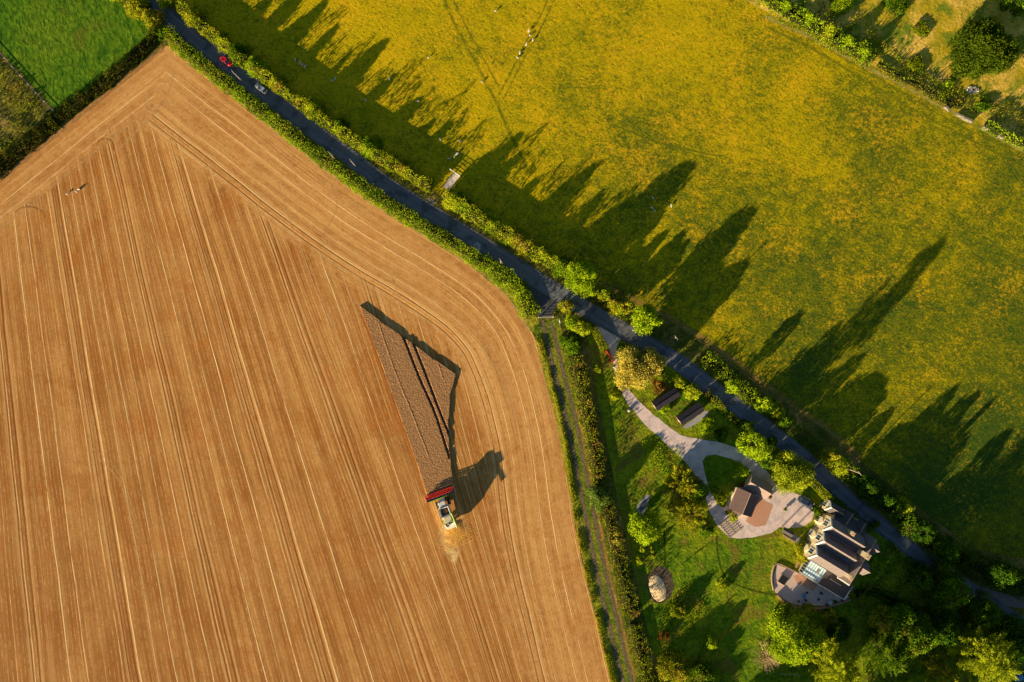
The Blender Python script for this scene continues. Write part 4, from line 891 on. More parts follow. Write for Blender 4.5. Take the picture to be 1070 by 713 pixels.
# porch gable towards the drive
gable_block(-1.3, 2.5, 3.1, 5.9, 3.6, 5.9, 'x', M['slate_dark'], M['stone'], house, over=.12)
vb = MB()
for s in (-1, 1): vb.slab([(-1.56, 4.5 + s * 1.55, 3.6), (-1.2, 4.5 + s * 1.55, 3.6), (-1.2, 4.5, 6.12), (-1.56, 4.5, 6.12)], .14)
vb.build('bargeboard', M['white'], house)
window(house, (-1.3, 4.5, 2.0), 1.3, 1.6, 'x-', mull=1); window(house, (-1.3, 4.5, 4.3), .6, .7, 'x-')
# rear range across
gable_block(10.62, 14.4, -10.9, 3.2, 5.2, 7.9, 'y', M['slate'], M['stone'], house, over=.14)
gable_block(13.0, 16.2, -7.0, -3.6, 4.6, 6.9, 'x', M['slate'], M['stone'], house, over=.14)
gable_block(13.0, 15.6, -.6, 2.4, 4.6, 6.6, 'x', M['slate'], M['stone'], house, over=.14)
vb = MB()
for s in (-1, 1): vb.slab([(12.51 + s * 2.1, -11.3, 4.95), (12.51 + s * 2.1, -10.9, 4.95), (12.51, -10.9, 8.16), (12.51, -11.3, 8.16)], .15)
vb.build('bargeboard', M['white'], house); window(house, (12.5, -10.9, 5.6), 1.0, 1.1, 'y-'); window(house, (12.5, -10.9, 2.0), 1.2, 1.3, 'y-')
# chimneys
for (x, y, zt, w) in ((11.2, -1.9, 10.6, 1.1), (10.9, -9.2, 9.8, .8), (5.5, 1.3, 9.4, .7)):
    mb = MB(); mb.box((x, y, zt - 2.2), (w, w * 1.3, 4.4)); mb.box((x, y, zt + .08), (w + .24, w * 1.3 + .24, .16)); ch = mb.build('chimney', M['stone'], house)
    for s in (-.28, .28): p = MB(); p.tube((x, y + s * w * 1.3, zt + .1), (x, y + s * w * 1.3, zt + .75), .16, .13, 8); p.build('chimney_pot', plain('terracotta', (.55, .26, .12), .8), ch)
# skylight
mb = MB(); mb.box((8.6, -5.75, 7.2), (.9, .07, .9), rx=R(-34) + math.pi / 2 * 0); mb.build('skylight', M['cover'], house)
# conservatory and flat roofed wing
cx0, cx1, cy0, cy1 = 2.8, 7.9, -15.3, -11.0
for sx, sy in ((cx0, cy0), (cx1 - .1, cy0), (cx0, cy1)): pass
mb = MB(); mb.box(((cx0 + cx1) / 2, (cy0 + cy1) / 2, .35), (cx1 - cx0, cy1 - cy0, .7)); mb.build('low_wall', M['stone'], house)
mb = MB(); mb.box(((cx0 + cx1) / 2, (cy0 + cy1) / 2, 1.65), (cx1 - cx0 - .1, cy1 - cy0 - .1, 1.9)); mb.build('conservatory_glazing', M['glass'], house)
mb = MB()
for i in range(6): mb.box((cx0 + (cx1 - cx0) * i / 5, cy0 + .02, 1.65), (.09, .12, 1.9)); mb.box((cx0 + .02, cy0 + (cy1 - cy0) * i / 5, 1.65), (.12, .09, 1.9))
mb.build('conservatory_frame', M['white'], house)
mb = MB(); mb.slab([(cx0 - .1, cy0 - .1, 2.75), (cx1, cy0 - .1, 2.75), (cx1, cy1, 3.25), (cx0 - .1, cy1, 3.25)], .06); mb.build('conservatory_roof', M['poly'], house)
mb = MB()
for i in range(8):
    x = cx0 + (cx1 - cx0) * i / 7; mb.slab([(x - .09, cy0 - .12, 2.81), (x + .09, cy0 - .12, 2.81), (x + .09, cy1, 3.31), (x - .09, cy1, 3.31)], .05)
for k in (0, .5, 1): 
    y = cy0 - .1 + (cy1 - cy0 + .1) * k; z = 2.82 + .5 * k; mb.box(((cx0 + cx1) / 2, y, z), (cx1 - cx0 + .2, .09, .06))
mb.build('glazing_bar', M['metal'], house)
mb = MB(); mb.box((6.0, -12.55, 3.2), (.9, .9, .16)); mb.build('roof_vent', M['metal'], house)
mb = MB(); mb.box((12.0, -13.15, 1.55), (8.1, 4.3, 3.1)); mb.build('wall', M['stone'], house)
mb = MB(); mb.slab([(7.95, -15.4, 3.15), (16.1, -15.4, 3.15), (16.1, -11.0, 3.7), (7.95, -11.0, 3.7)], .1); mb.build('roof', M['slate_dark'], house)
mb = MB(); mb.box((9.0, -15.5, 3.16), (14.3, .16, .18)); mb.box((16.18, -13.2, 3.5), (.16, 4.5, .18)); mb.box((11.5, -12.6, 3.62), (3.6, .12, .16)); mb.build('fascia', M['white'], house)
for x in (9.5, 12, 14.5): window(house, (x, -15.3, 1.6), 1.3, 1.5, 'y-')
mb = MB(); mb.box((1.55, -13.0, .5), (.3, 4.0, 1.0)); mb.build('low_wall', M['brick'], house)

def frame_from(pa, pb, h=0):
    a = Vector(W(*pa, h)); b = Vector(W(*pb, h)); d = b - a; return (a + b) / 2, math.atan2(d.y, d.x), d.length
# garage: ridge from (783,516.6) to (775.3,536.2)
c, a, L = frame_from((783, 517), (775.5, 535.5), 4.2)
g = empty('garage', (c.x, c.y, 0), a, 'square garage with brown tiled pitched roof beside the brick paving', 'garage')
gable_block(-2.9, 2.9, -3.0, 3.3, 2.6, 4.4, 'x', M['tile'], M['stone'], g, over=.25)
mb = MB()
for i in (-1, 1): mb.box((i * 1.35, 3.33, 1.1), (2.3, .06, 2.1))
d = mb.build('garage_door', M['brown_wood'], g); window(g, (2.9, 0, 1.5), 1.0, .9, 'x+')
c, a, L = frame_from((784.5, 504), (805.5, 516), 3.6)
g = empty('outbuilding', (c.x, c.y, 0), a, 'long outbuilding with sunlit pinkish tiled roof behind the garage', 'outbuilding')
gable_block(-L / 2, L / 2, -2.0, 2.0, 2.2, 3.7, 'x', M['tile_pink'], M['stone'], g, over=.15)
mb = MB(); mb.box((L / 2 + .03, 0, 1.0), (.06, 1.0, 2.0)); d = mb.build('door', M['red'], g); window(g, (-1, -2.0, 1.3), .8, .7, 'y-')
for (q, lb) in ((((682, 420.7), (706, 405), (712, 413.7), (686.3, 430.5)), 'dark slate-roofed shed nearer the pale tree'), (((708, 436), (731, 420.7), (736.8, 429), (712.3, 446)), 'dark slate-roofed shed nearer the fork of the drive')):
    A = ((q[0][0] + q[3][0]) / 2, (q[0][1] + q[3][1]) / 2); B = ((q[1][0] + q[2][0]) / 2, (q[1][1] + q[2][1]) / 2)
    c, a, L = frame_from(A, B, 2.3); w = math.dist(W(*q[0]), W(*q[3]))
    g = empty('shed', (c.x, c.y, 0), a, lb, 'shed')
    gable_block(-L / 2 + .2, L / 2 - .2, -w / 2 + .2, w / 2 - .2, 1.9, 2.6, 'x', M['shed_roof'], M['brown_wood'], g, over=.15)
    mb = MB(); mb.box((-L / 2 + .17, 0, .95), (.06, .9, 1.8)); mb.build('door', M['wood'], g); window(g, (.4, -w / 2 + .2, 1.2), .8, .6, 'y-')
# gateway roof and wall by the lawn
c, a, L = frame_from((816, 552), (829, 559.5), 1.5)
g = empty('lychgate', (c.x, c.y, 0), a, 'small roofed garden gateway with dark tiles between drive and house path', 'gateway')
mb = MB()
for sx in (-1.4, 1.4):
    for sy in (-.6, .6): mb.box((sx, sy, 1.0), (.16, .16, 2.0))
mb.build('post', M['brown_wood'], g)
for s in (-1, 1): mb = MB(); mb.slab([(-1.6, 0, 2.45), (1.6, 0, 2.45), (1.6, s * .8, 1.95), (-1.6, s * .8, 1.95)], .08); mb.build('roof', M['slate_dark'], g)
c, a, L = frame_from((818, 559), (830, 566))
g = empty('brick_wall', (c.x, c.y, 0), a, 'low orange brick wall along the lawn edge beside the garden gateway', 'wall')
mb = MB(); mb.box((0, 0, .45), (L, .3, .9)); mb.build('wall', M['brick'], g); mb = MB(); mb.box((0, 0, .94), (L + .1, .4, .09)); mb.build('coping', M['ridge'], g)
# patio wall
def poly_wall(pts, w, h, mat, name, label, coping=None):
    P = smooth(WP(pts), 1.0); me = ribbon(name, WP(pts), w, h, None, mesh_only=True, step=1.0); c = P.mean(0)
    T = tangents(P); N = np.column_stack([-T[:, 1], T[:, 0]]); V = []; F = []
    for i in range(len(P)):
        for (e, z) in ((-1, 0), (-1, h), (1, h), (1, 0)): V.append((*(P[i] + N[i] * w / 2 * e - c), z))
    for i in range(len(P) - 1):
        for k in range(3): F.append((i * 4 + k, i * 4 + k + 1, i * 4 + 5 + k, i * 4 + 4 + k))
    F += [(0, 3, 2, 1), tuple(len(V) - 4 + k for k in range(4))]
    o = empty(name, (c[0], c[1], 0), 0, label, 'wall'); link('wall', make_mesh('wall', V, F), mat, o); return o
poly_wall([(888, 626), (862, 634), (840, 636), (822, 631), (811, 621)], .35, .75, M['brick'], 'patio_wall', 'curved low red brick wall edging the patio')
poly_wall([(808, 617), (806, 603), (811, 589), (828, 596), (838, 601)], .28, .35, M['ridge'], 'patio_wall', 'low pale kerb wall on the lawn side of the patio')
poly_wall([(633, 366.5), (637, 373), (640, 379)], .14, 1.3, M['red'], 'red_fence', 'low red fence panel between clipped hedge and drive')
for i, (a_, b_) in enumerate((((986, 112), (991, 116)), ((999, 120), (1015, 128)), ((1026, 133), (1031, 136)), ((1042, 142), (1047, 145)))):
    lbs = ['short pale piece of stone wall, highest along the scrub edge', 'longest pale piece of broken stone wall on the scrub edge', 'small pale stone remnant just below the longest wall piece', 'last pale stone remnant near the right edge']
    c, a, L = frame_from(a_, b_); g = empty('stone_wall', (c.x, c.y, 0), a, lbs[i], 'wall'); mb = MB()
    k = int(L / .45)
    for j in range(k):
        for r_ in range(3): mb.box((-L / 2 + (j + .5) * L / k, random.uniform(-.12, .12), .15 + r_ * .28), (L / k * .95, random.uniform(.5, .8), .27), random.uniform(-.15, .15))
    mb.build('stonework', M['concrete'], g, bevel=.03)
# chalk patch / rubble near the big tree
mb = MB(); mb.blob((0, 0, -.02), (1.9, 1.1, .16), 18, 6)
for i in range(60):
    a_, r_ = random.uniform(0, 6.28), random.uniform(0, .95); mb.box((1.8 * r_ * math.cos(a_), 1.0 * r_ * math.sin(a_), .12), (random.uniform(.2, .5), random.uniform(.15, .35), .22), random.uniform(0, 3))
o = mb.build('rubble_heap', plain('chalk', (.62, .57, .48), .9, spec=.1), None); x, y = W(1016, 94); o.location = (x, y, 0)
tag(o, 'scattered white stones on bare ground below the large dark tree', 'stones')

# ================================================================== FENCES, GATES, POLES
def fence(name, pts, label, spacing=3.0, rails=(.5, .95), mat='brown_wood', thick=.012, group=None):
    P = smooth(WP(pts), .5); arc_ = np.concatenate([[0], np.cumsum(np.linalg.norm(np.diff(P, axis=0), axis=1))]); L = arc_[-1]
    k = min(96, int(L / spacing)); x0, y0 = P[0]; rt = empty(name, (x0, y0, 0), 0, label, 'fence'); first = None; Q = []
    for i in range(k + 1):
        s = L * i / k; x, y = np.interp(s, arc_, P[:, 0]), np.interp(s, arc_, P[:, 1]); Q.append((x - x0, y - y0))
        if first is None: mb = MB(); mb.box((0, 0, .5), (.10, .10, 1.05)); first = o = mb.build('post', M[mat], rt)
        else: o = first.copy(); col.objects.link(o); o.parent = rt
        o.location = (x - x0, y - y0, 0)
    for z in rails:
        mb = MB()
        for a, b in zip(Q[:-1], Q[1:]): mb.tube((*a, z), (*b, z), thick, thick, 4, cap=False)
        mb.build('rail', M[mat], rt)
fence('pasture_fence', [(640, 308), (700, 337), (740, 363), (800, 408), (840, 438)], 'post and wire fence along the pasture from the verge trees to the yellow bush')
fence('pasture_fence', [(840, 438), (863, 452), (900, 484), (972, 542), (1015, 573), (1085, 588)], 'post and wire fence along the shaded pasture down to the right edge')
fence('meadow_fence', [(-10, 44), (0, 55), (28, 86), (56, 116)], 'pale rail fence between the bright meadow and the rough corner', rails=(.4,), mat='pale_wood', thick=.06)
fence('scrub_fence', [(800, 20), (850, 43), (900, 69), (960, 100), (985, 113)], 'thin fence along the top margin of the pasture')
def gate(pa, pb, label, mat):
    c, a, L = frame_from(pa, pb); g = empty('field_gate', (c.x, c.y, 0), a, label, 'gate'); mb = MB()
    for z in (.25, .45, .65, .88, 1.15): mb.box((0, 0, z), (L - .3, .05, .055))
    mb.box((-L / 2 + .2, 0, .7), (.10, .09, 1.0)); mb.box((L / 2 - .2, 0, .7), (.10, .09, 1.0)); mb.box((0, .045, .7), (math.hypot(L - .4, .9), .03, .08), ry=-math.atan2(.9, L - .4))
    mb.build('gate_leaf', mat, g)
    for s in (-1, 1): p = MB(); p.box((s * L / 2, 0, .7), (.24, .24, 1.5)); p.build('gatepost', M['pale_wood'], g)
gate((563, 332), (578, 331.5), 'white five-bar gate across the start of the farm track', M['white'])
gate((471, 178), (480.5, 184.5), 'pale field gate at the pasture end of the gateway', M['white'])
c, a, L = frame_from((464, 176.5), (471, 178)); fence('rail_fence', [(463, 195), (466, 190), (475, 180)], 'short dark rail on the left side of the gateway', 1.5, mat='brown_wood')
fence('rail_fence', [(468, 200), (474, 193), (481, 185)], 'short rail on the right side of the gateway', 1.5, mat='wood')
# signboard by the junction
x, y = W(584, 336); g = empty('signboard', (x, y, 0), R(-80), 'white blank board on a leaning post behind the white gate', 'sign')
mb = MB(); mb.tube((0, 0, 0), (.1, 0, 2.6), .06, .05); mb.build('post', M['white'], g); mb = MB(); mb.box((.12, 0, 2.7), (.9, .08, .8), ry=R(50)); mb.box((-.35, 0, 2.2), (.8, .06, .3), ry=R(50)); mb.build('board', M['white'], g)
def pole(tx, ty, h, label):
    x, y = W(tx, ty, h); g = empty('telegraph_pole', (x, y, 0), R(37), label, 'pole', 'telegraph poles along the road')
    mb = MB(); mb.tube((0, 0, 0), (0, 0, h), .15, .10, 8); mb.build('pole', M['wood'], g)
    mb = MB(); mb.box((0, 0, h - .35), (.09, 1.2, .10)); mb.build('crossarm', M['wood'], g)
    for s in (-.65, -.3, .3, .65): mb = MB(); mb.tube((0, s, h - .29), (0, s, h - .1), .05, .03, 6); mb.build('insulator', M['white'], g)
pole(243, 75, 6.6, 'wooden telegraph pole beside the red car'); pole(344, 160, 6.6, 'wooden telegraph pole with crossarm, first of two close together in the hedge')
pole(366.5, 168, 6.2, 'wooden telegraph pole, second of two close together in the hedge'); pole(523, 272, 8.0, 'wooden telegraph pole just before the junction'); pole(707, 353, 7.5, 'wooden telegraph pole on the verge opposite the pale tree')
pole(899, 495, 6.5, 'wooden telegraph pole among the shaded verge bushes')

# ================================================================== VEHICLES
def wheel(parent, x, y, r, w, name='wheel'):
    mb = MB(); mb.tube((x, y - w / 2, r), (x, y + w / 2, r), r, r, 18); t = mb.build(name, M['dark'], parent, bevel=.03)
    s = 1 if y > 0 else -1; mb = MB(); mb.tube((x, y + s * (w / 2 - .04), r), (x, y + s * (w / 2 + .015), r), r * .58, r * .5, 12); mb.build('rim', M['metal'], t); return t
def car(px, py, ang, paint, label, L=4.4, Wd=1.8, Hh=1.5, h=.7, suv=False, parked=False):
    x, y = W(px, py, h); g = empty('car', (x, y, .04 if not parked else .035), ang, label, 'car')
    if not parked: g.scale = (.86, .86, .9)
    st = [(-.5, .62, .80, .42), (-.47, .86, .93, .30), (-.30, .95, .98, .26), (0, .98, .95, .24), (.25, .98, .93, .24), (.42, .92, .80, .28), (.5, .62, .66, .40)]
    V = []; F = []
    for (t, wf, zt, zb) in st:
        w = Wd / 2 * wf; X = t * L
        for (yy, zz) in ((-w, zb), (-w * 1.02, (zb + zt) / 2), (-w * .9, zt), (0, zt + .05), (w * .9, zt), (w * 1.02, (zb + zt) / 2), (w, zb), (0, zb - .03)): V.append((X, yy, zz))
    for i in range(len(st) - 1):
        for k in range(8): F.append((i * 8 + k, i * 8 + (k + 1) % 8, (i + 1) * 8 + (k + 1) % 8, (i + 1) * 8 + k))
    F += [tuple(range(8)), tuple(range((len(st) - 1) * 8, len(st) * 8))]
    mb = MB(); mb.add(V, F); mb.build('body', paint, g, smooth_=True)
    x0, x1, x2, x3 = (-.46, -.36, .05, .22) if suv else (-.42, -.28, .03, .22)
    w0, w1 = Wd * .44, Wd * .37; zb, zt = .93, Hh - .03
    mb = MB(); mb.add([(x0 * L, -w0, zb), (x3 * L, -w0, zb), (x3 * L, w0, zb), (x0 * L, w0, zb), (x1 * L, -w1, zt), (x2 * L, -w1, zt), (x2 * L, w1, zt), (x1 * L, w1, zt)],
                  [(0, 1, 5, 4), (1, 2, 6, 5), (2, 3, 7, 6), (3, 0, 4, 7), (4, 5, 6, 7)]); mb.build('window', M['glass'], g, bevel=.03)
    mb = MB(); mb.slab([(x1 * L - .02, -w1 - .02, zt + .05), (x2 * L + .05, -w1 - .02, zt + .05), (x2 * L + .05, w1 + .02, zt + .05), (x1 * L - .02, w1 + .02, zt + .05)], .07); mb.build('roof', paint, g, bevel=.03)
    for sx in (-.31, .31):
        for sy in (-1, 1): wheel(g, sx * L, sy * (Wd / 2 - .12), .33, .22)
    for sy in (-1, 1):
        mb = MB(); mb.box((.475 * L, sy * Wd * .32, .66), (.14, .36, .14)); mb.build('headlight', M['lens'], g)
        mb = MB(); mb.box((-.485 * L, sy * Wd * .34, .74), (.10, .28, .16)); mb.build('tail_light', M['taillens'], g)
        mb = MB(); mb.box((.17 * L, sy * (Wd / 2 + .06), 1.0), (.12, .18, .12)); mb.build('wing_mirror', paint, g)
_, T_ = road_at(237, 64); ra = math.atan2(T_[1], T_[0])
car(236.5, 64, ra, M['carred'], 'bright red car driving along the road towards the junction')
_, T_ = road_at(272, 93); ra = math.atan2(T_[1], T_[0])
car(273, 92.5, ra + math.pi, M['silver'], 'silver car on the road behind the red one')
car(842, 525, math.atan2(-9.7, 18.6), M['navy'], 'dark blue estate car parked on the gravel in front of the house', L=4.8, Wd=1.9, Hh=1.65, suv=True, parked=True)
# garden tractor
x, y = W(776, 506); g = empty('garden_tractor', (x, y, 0), R(20), 'small red garden tractor between garage and outbuilding', 'tractor')
mb = MB(); mb.box((.35, 0, .62), (.8, .5, .4)); mb.box((-.3, 0, .5), (.9, .9, .12)); mb.build('body', M['red'], g, bevel=.04); mb = MB(); mb.box((-.35, 0, .75), (.4, .45, .12)); mb.box((-.55, 0, .95), (.1, .45, .4)); mb.build('seat', M['dark'], g)
for xx, rr in ((.55, .2), (-.45, .3)):
    for s in (-1, 1): wheel(g, xx, s * .45, rr, .2)

# ---- combine harvester; local +x = forward, width along y
fx, fy = -.345, .94
hcx, hcy = W(459.5, 515.5, .9)
cmb = empty('combine_harvester', (hcx - fx * 5.0, hcy - fy * 5.0, .03), math.atan2(fy, fx), 'white and lime green combine harvester with red header cutting the last of the wheat', 'combine')
HX = 5.0
mb = MB(); mb.box((HX - .75, 0, .28), (1.5, 8.5, .10)); mb.add([(HX - 1.35, -4.25, .25), (HX - 1.35, 4.25, .25), (HX - 1.2, 4.25, 1.35), (HX - 1.2, -4.25, 1.35), (HX - 1.45, -4.25, .25), (HX - 1.45, 4.25, .25), (HX - 1.32, 4.25, 1.35), (HX - 1.32, -4.25, 1.35)], [(0, 1, 2, 3), (7, 6, 5, 4), (3, 2, 6, 7), (0, 3, 7, 4), (1, 5, 6, 2), (0, 4, 5, 1)])
mb.build('header_table', M['cgreen'], cmb)
for s in (-1, 1):
    mb = MB(); mb.prism([(HX - 1.5, .2), (HX + .9, .12), (HX + .9, .2), (HX - .2, 1.15), (HX - 1.4, 1.35)], s * 4.27 - .04, s * 4.27 + .04, 'y'); mb.build('end_divider', M['cwhite'], cmb)
mb = MB(); mb.tube((HX - .8, -4.15, .62), (HX - .8, 4.15, .62), .28, .28, 12)
for i in range(34):
    t = i / 34; yy = -4.1 + 8.2 * t; a = t * 2 * math.pi * (4 if t < .5 else -4); mb.box((HX - .8 + .3 * math.cos(a), yy, .62 + .3 * math.sin(a)), (.22, .24, .22))
mb.build('auger', M['metal'], cmb)
reel = MB(); reel.tube((HX + .05, -4.1, 1.15), (HX + .05, 4.1, 1.15), .10, .10, 10)
for k in range(6):
    a = k * math.pi / 3 + .2; bx_, bz_ = HX + .05 + .55 * math.cos(a), 1.15 + .55 * math.sin(a); reel.box((bx_, 0, bz_), (.20, 8.2, .07), ry=-a)
for j in range(6):
    yy = -4.1 + 8.2 * j / 5
    for k in range(6): a = k * math.pi / 3 + .2; reel.tube((HX + .05, yy, 1.15), (HX + .05 + .55 * math.cos(a), yy, 1.15 + .55 * math.sin(a)), .035, .035, 4)
ro = reel.build('reel', M['red'], cmb)
ti = MB()
for k in range(6):
    a = k * math.pi / 3 + .2
    for j in range(42): yy = -4.0 + 8.0 * j / 41; ti.tube((HX + .05 + .58 * math.cos(a), yy, 1.15 + .58 * math.sin(a)), (HX + .02 + .58 * math.cos(a), yy, .9 + .58 * math.sin(a)), .018, .012, 3, cap=False)
ti.build('tine', M['dark'], ro)
for s in (-1, 1): mb = MB(); mb.tube((HX - 1.3, s * 4.15, 1.4), (HX + .05, s * 4.15, 1.2), .06, .06, 6); mb.build('reel_arm', M['red'], cmb)
mb = MB(); mb.prism([(HX - 3.4, 1.3), (HX - 1.35, .3), (HX - 1.35, 1.1), (HX - 3.2, 2.2)], -.75, .75, 'y'); mb.build('feeder_house', M['cwhite'], cmb)
# body
mb = MB(); mb.prism([(-4.6, 1.2), (-3.9, .75), (1.2, .9), (1.5, 1.6), (1.5, 2.9), (-1.0, 3.25), (-3.6, 2.9), (-4.6, 2.2)], -1.45, 1.45, 'y'); mb.build('body', M['cwhite'], cmb, bevel=.08)
for s in (-1, 1):
    mb = MB(); mb.box((-1.9, s * 1.50, 1.95), (3.6, .08, 1.3)); mb.build('side_panel', M['cgreen'] if s < 0 else M['cwhite'], cmb, bevel=.03)
    mb = MB(); mb.box((-1.9, s * 1.30, 3.08), (3.0, .3, .12)); mb.build('top_panel', M['cgreen'], cmb)
mb = MB(); mb.prism([(.55, 2.9), (2.3, 2.9), (2.3, 3.05), (.55, 3.05)], -1.0, 1.0, 'y'); mb.build('tank_floor', M['dark'], cmb)
# grain tank with flared sides
mb = MB()
x0, x1, z0, z1 = -.9, 1.15, 3.1, 3.95
for (p, q) in (((x0, -1.1), (x1, -1.1)), ((x1, -1.1), (x1, 1.1)), ((x1, 1.1), (x0, 1.1)), ((x0, 1.1), (x0, -1.1))):
    mx, my = (x0 + x1) / 2, 0; e = lambda P, k: (mx + (P[0] - mx) * k, my + (P[1] - my) * k)
    a0, b0, a1, b1 = e(p, 1), e(q, 1), e(p, 1.28), e(q, 1.28); a2, b2, a3, b3 = e(p, .94), e(q, .94), e(p, 1.2), e(q, 1.2)
    mb.add([(*a0, z0), (*b0, z0), (*b1, z1), (*a1, z1), (*a2, z0), (*b2, z0), (*b3, z1), (*a3, z1)], [(0, 1, 2, 3), (7, 6, 5, 4), (3, 2, 6, 7), (0, 4, 5, 1)])
mb.build('grain_tank', M['cwhite'], cmb)
mb = MB(); mb.box((.1, 0, 3.2), (1.9, 2.0, .06)); mb.build('tank_floor', M['dark'], cmb)
mb = MB(); mb.blob((.1, 0, 3.22), (.8, .8, .35)); mb.build('grain', plain('grain', (.30, .14, .05), .9), cmb)
# cab
mb = MB(); mb.add([(1.35, -.85, 1.9), (2.75, -.85, 1.9), (2.75, .85, 1.9), (1.35, .85, 1.9), (1.35, -.9, 3.45), (3.0, -.9, 3.45), (3.0, .9, 3.45), (1.35, .9, 3.45)], [(3, 2, 1, 0), (4, 5, 6, 7), (0, 1, 5, 4), (1, 2, 6, 5), (2, 3, 7, 6), (3, 0, 4, 7)])
cab = mb.build('cab', M['glass'], cmb); mb = MB(); mb.box((2.15, 0, 3.56), (2.0, 2.0, .22)); mb.build('cab_roof', M['cwhite'], cmb, bevel=.07)
for s in (-1, 1):
    mb = MB(); mb.tube((2.8, s * .9, 3.0), (3.1, s * 1.7, 2.9), .03); mb.box((3.12, s * 1.72, 2.7), (.06, .25, .5)); mb.build('mirror', M['dark'], cmb)
    mb = MB(); mb.tube((2.9, s * .7, 3.66), (2.9, s * .7, 3.82), .07); mb.build('work_light', M['lens'], cmb)
mb = MB(); mb.tube((1.5, .7, 3.66), (1.5, .7, 3.9), .08); mb.build('beacon', plain('amber', (.8, .3, .02), .3), cmb)
# engine deck
mb = MB(); mb.box((-2.3, 0, 3.2), (1.6, 2.1, .45)); mb.build('engine_cover', M['gold'] if False else plain('dusty_panel', (.58, .50, .30), .7), cmb, bevel=.05)
mb = MB(); mb.box((-3.4, -.3, 3.0), (.5, 1.0, .4)); mb.tube((-3.4, .6, 2.9), (-3.4, .6, 3.75), .14, .12); mb.build('air_intake', M['dark'], cmb)
mb = MB(); mb.box((-3.95, .7, 2.75), (.6, .8, .12)); mb.box((-3.3, 1.1, 2.95), (1.0, .1, .25)); mb.build('deck_grille', M['dark'], cmb)
mb = MB(); mb.tube((-.6, -1.55, 3.2), (-.6, -1.35, 3.9), .22); mb.tube((-.6, -1.55, 3.35), (-5.2, -1.75, 3.45), .20, .20, 10); mb.build('unloading_auger', M['cgreen'], cmb)
mb = MB(); mb.prism([(-5.4, 1.0), (-4.5, .8), (-4.5, 2.3), (-5.1, 2.1)], -1.3, 1.3, 'y'); mb.build('straw_chopper', M['cwhite'], cmb, bevel=.05)
for s in (-1, 1):
    mb = MB(); mb.tube((2.0, s * 1.25, .92), (2.0, s * 2.0, .92), .92, .92, 22); w_ = mb.build('wheel', M['dark'], cmb, bevel=.08); mb = MB(); mb.tube((2.0, s * 1.9, .92), (2.0, s * 2.03, .92), .5, .45, 14); mb.build('rim', M['cwhite'], w_)
    mb = MB(); mb.tube((-3.3, s * 1.2, .62), (-3.3, s * 1.65, .62), .62, .62, 18); w_ = mb.build('wheel', M['dark'], cmb, bevel=.05); mb = MB(); mb.tube((-3.3, s * 1.6, .62), (-3.3, s * 1.68, .62), .32, .28, 12); mb.build('rim', M['cwhite'], w_)
mb = MB()
for i in range(5): mb.box((2.3, 1.25 + .05 * i, .6 + i * .32), (.5, .3, .04))
mb.build('ladder', M['metal'], cmb)
# straw thrown out behind
n_ = 15000; t = rng.uniform(0, 1, n_) ** 1.3; spread = 1.2 + 3.4 * t
C = np.column_stack([-5.0 - 6.0 * t, rng.normal(0, 1, n_) * spread * .62, np.clip((.45 * (1 - t) ** 2) * rng.uniform(0, 1, n_) + .03, .03, 2)])
o = link('chopped_straw', leaf_mesh('chopped_straw', C, rng.uniform(.06, .17, n_), rng.uniform(.2, .9, n_), aspect=.4), foliage_mat('flying_straw', (.62, .36, .16), (.62, .42, .30), trans=.25)); o.location = cmb.location; o.rotation_euler = cmb.rotation_euler
o['kind'] = 'stuff'; tag(o, 'cloud of pale chopped straw blowing out behind the combine', 'straw')

# ================================================================== BIRDS
bp = empty('gull', (0, 0, 0), 0, 'x', 'bird')
mb = MB(); mb.blob((0, 0, .22), (.26, .12, .11), 10, 6); mb.blob((.22, 0, .36), (.075, .06, .065), 8, 5); mb.tube((.14, 0, .26), (.21, 0, .36), .07, .05, 8)
mb.add([(-.2, -.06, .24), (-.2, .06, .24), (-.42, .07, .24), (-.42, -.07, .24), (-.2, -.05, .21), (-.2, .05, .21)], [(0, 1, 2, 3), (5, 4, 3, 2)]); mb.build('body', M['bird'], bp, smooth_=True)
for s in (-1, 1):
    mb = MB(); mb.blob((-.05, s * .105, .25), (.27, .035, .085), 8, 5); mb.build('wing', M['birdwing'], bp, smooth_=True)
    mb = MB(); mb.tube((.02, s * .05, 0), (.02, s * .05, .15), .012, .012, 5); mb.box((.05, s * .05, .008), (.09, .06, .012)); mb.build('leg', plain('bird_leg', (.7, .4, .05), .6), bp)
mb = MB(); mb.tube((.28, 0, .36), (.37, 0, .345), .022, .006, 6); mb.build('beak', plain('beak', (.75, .45, .03), .5), bp)
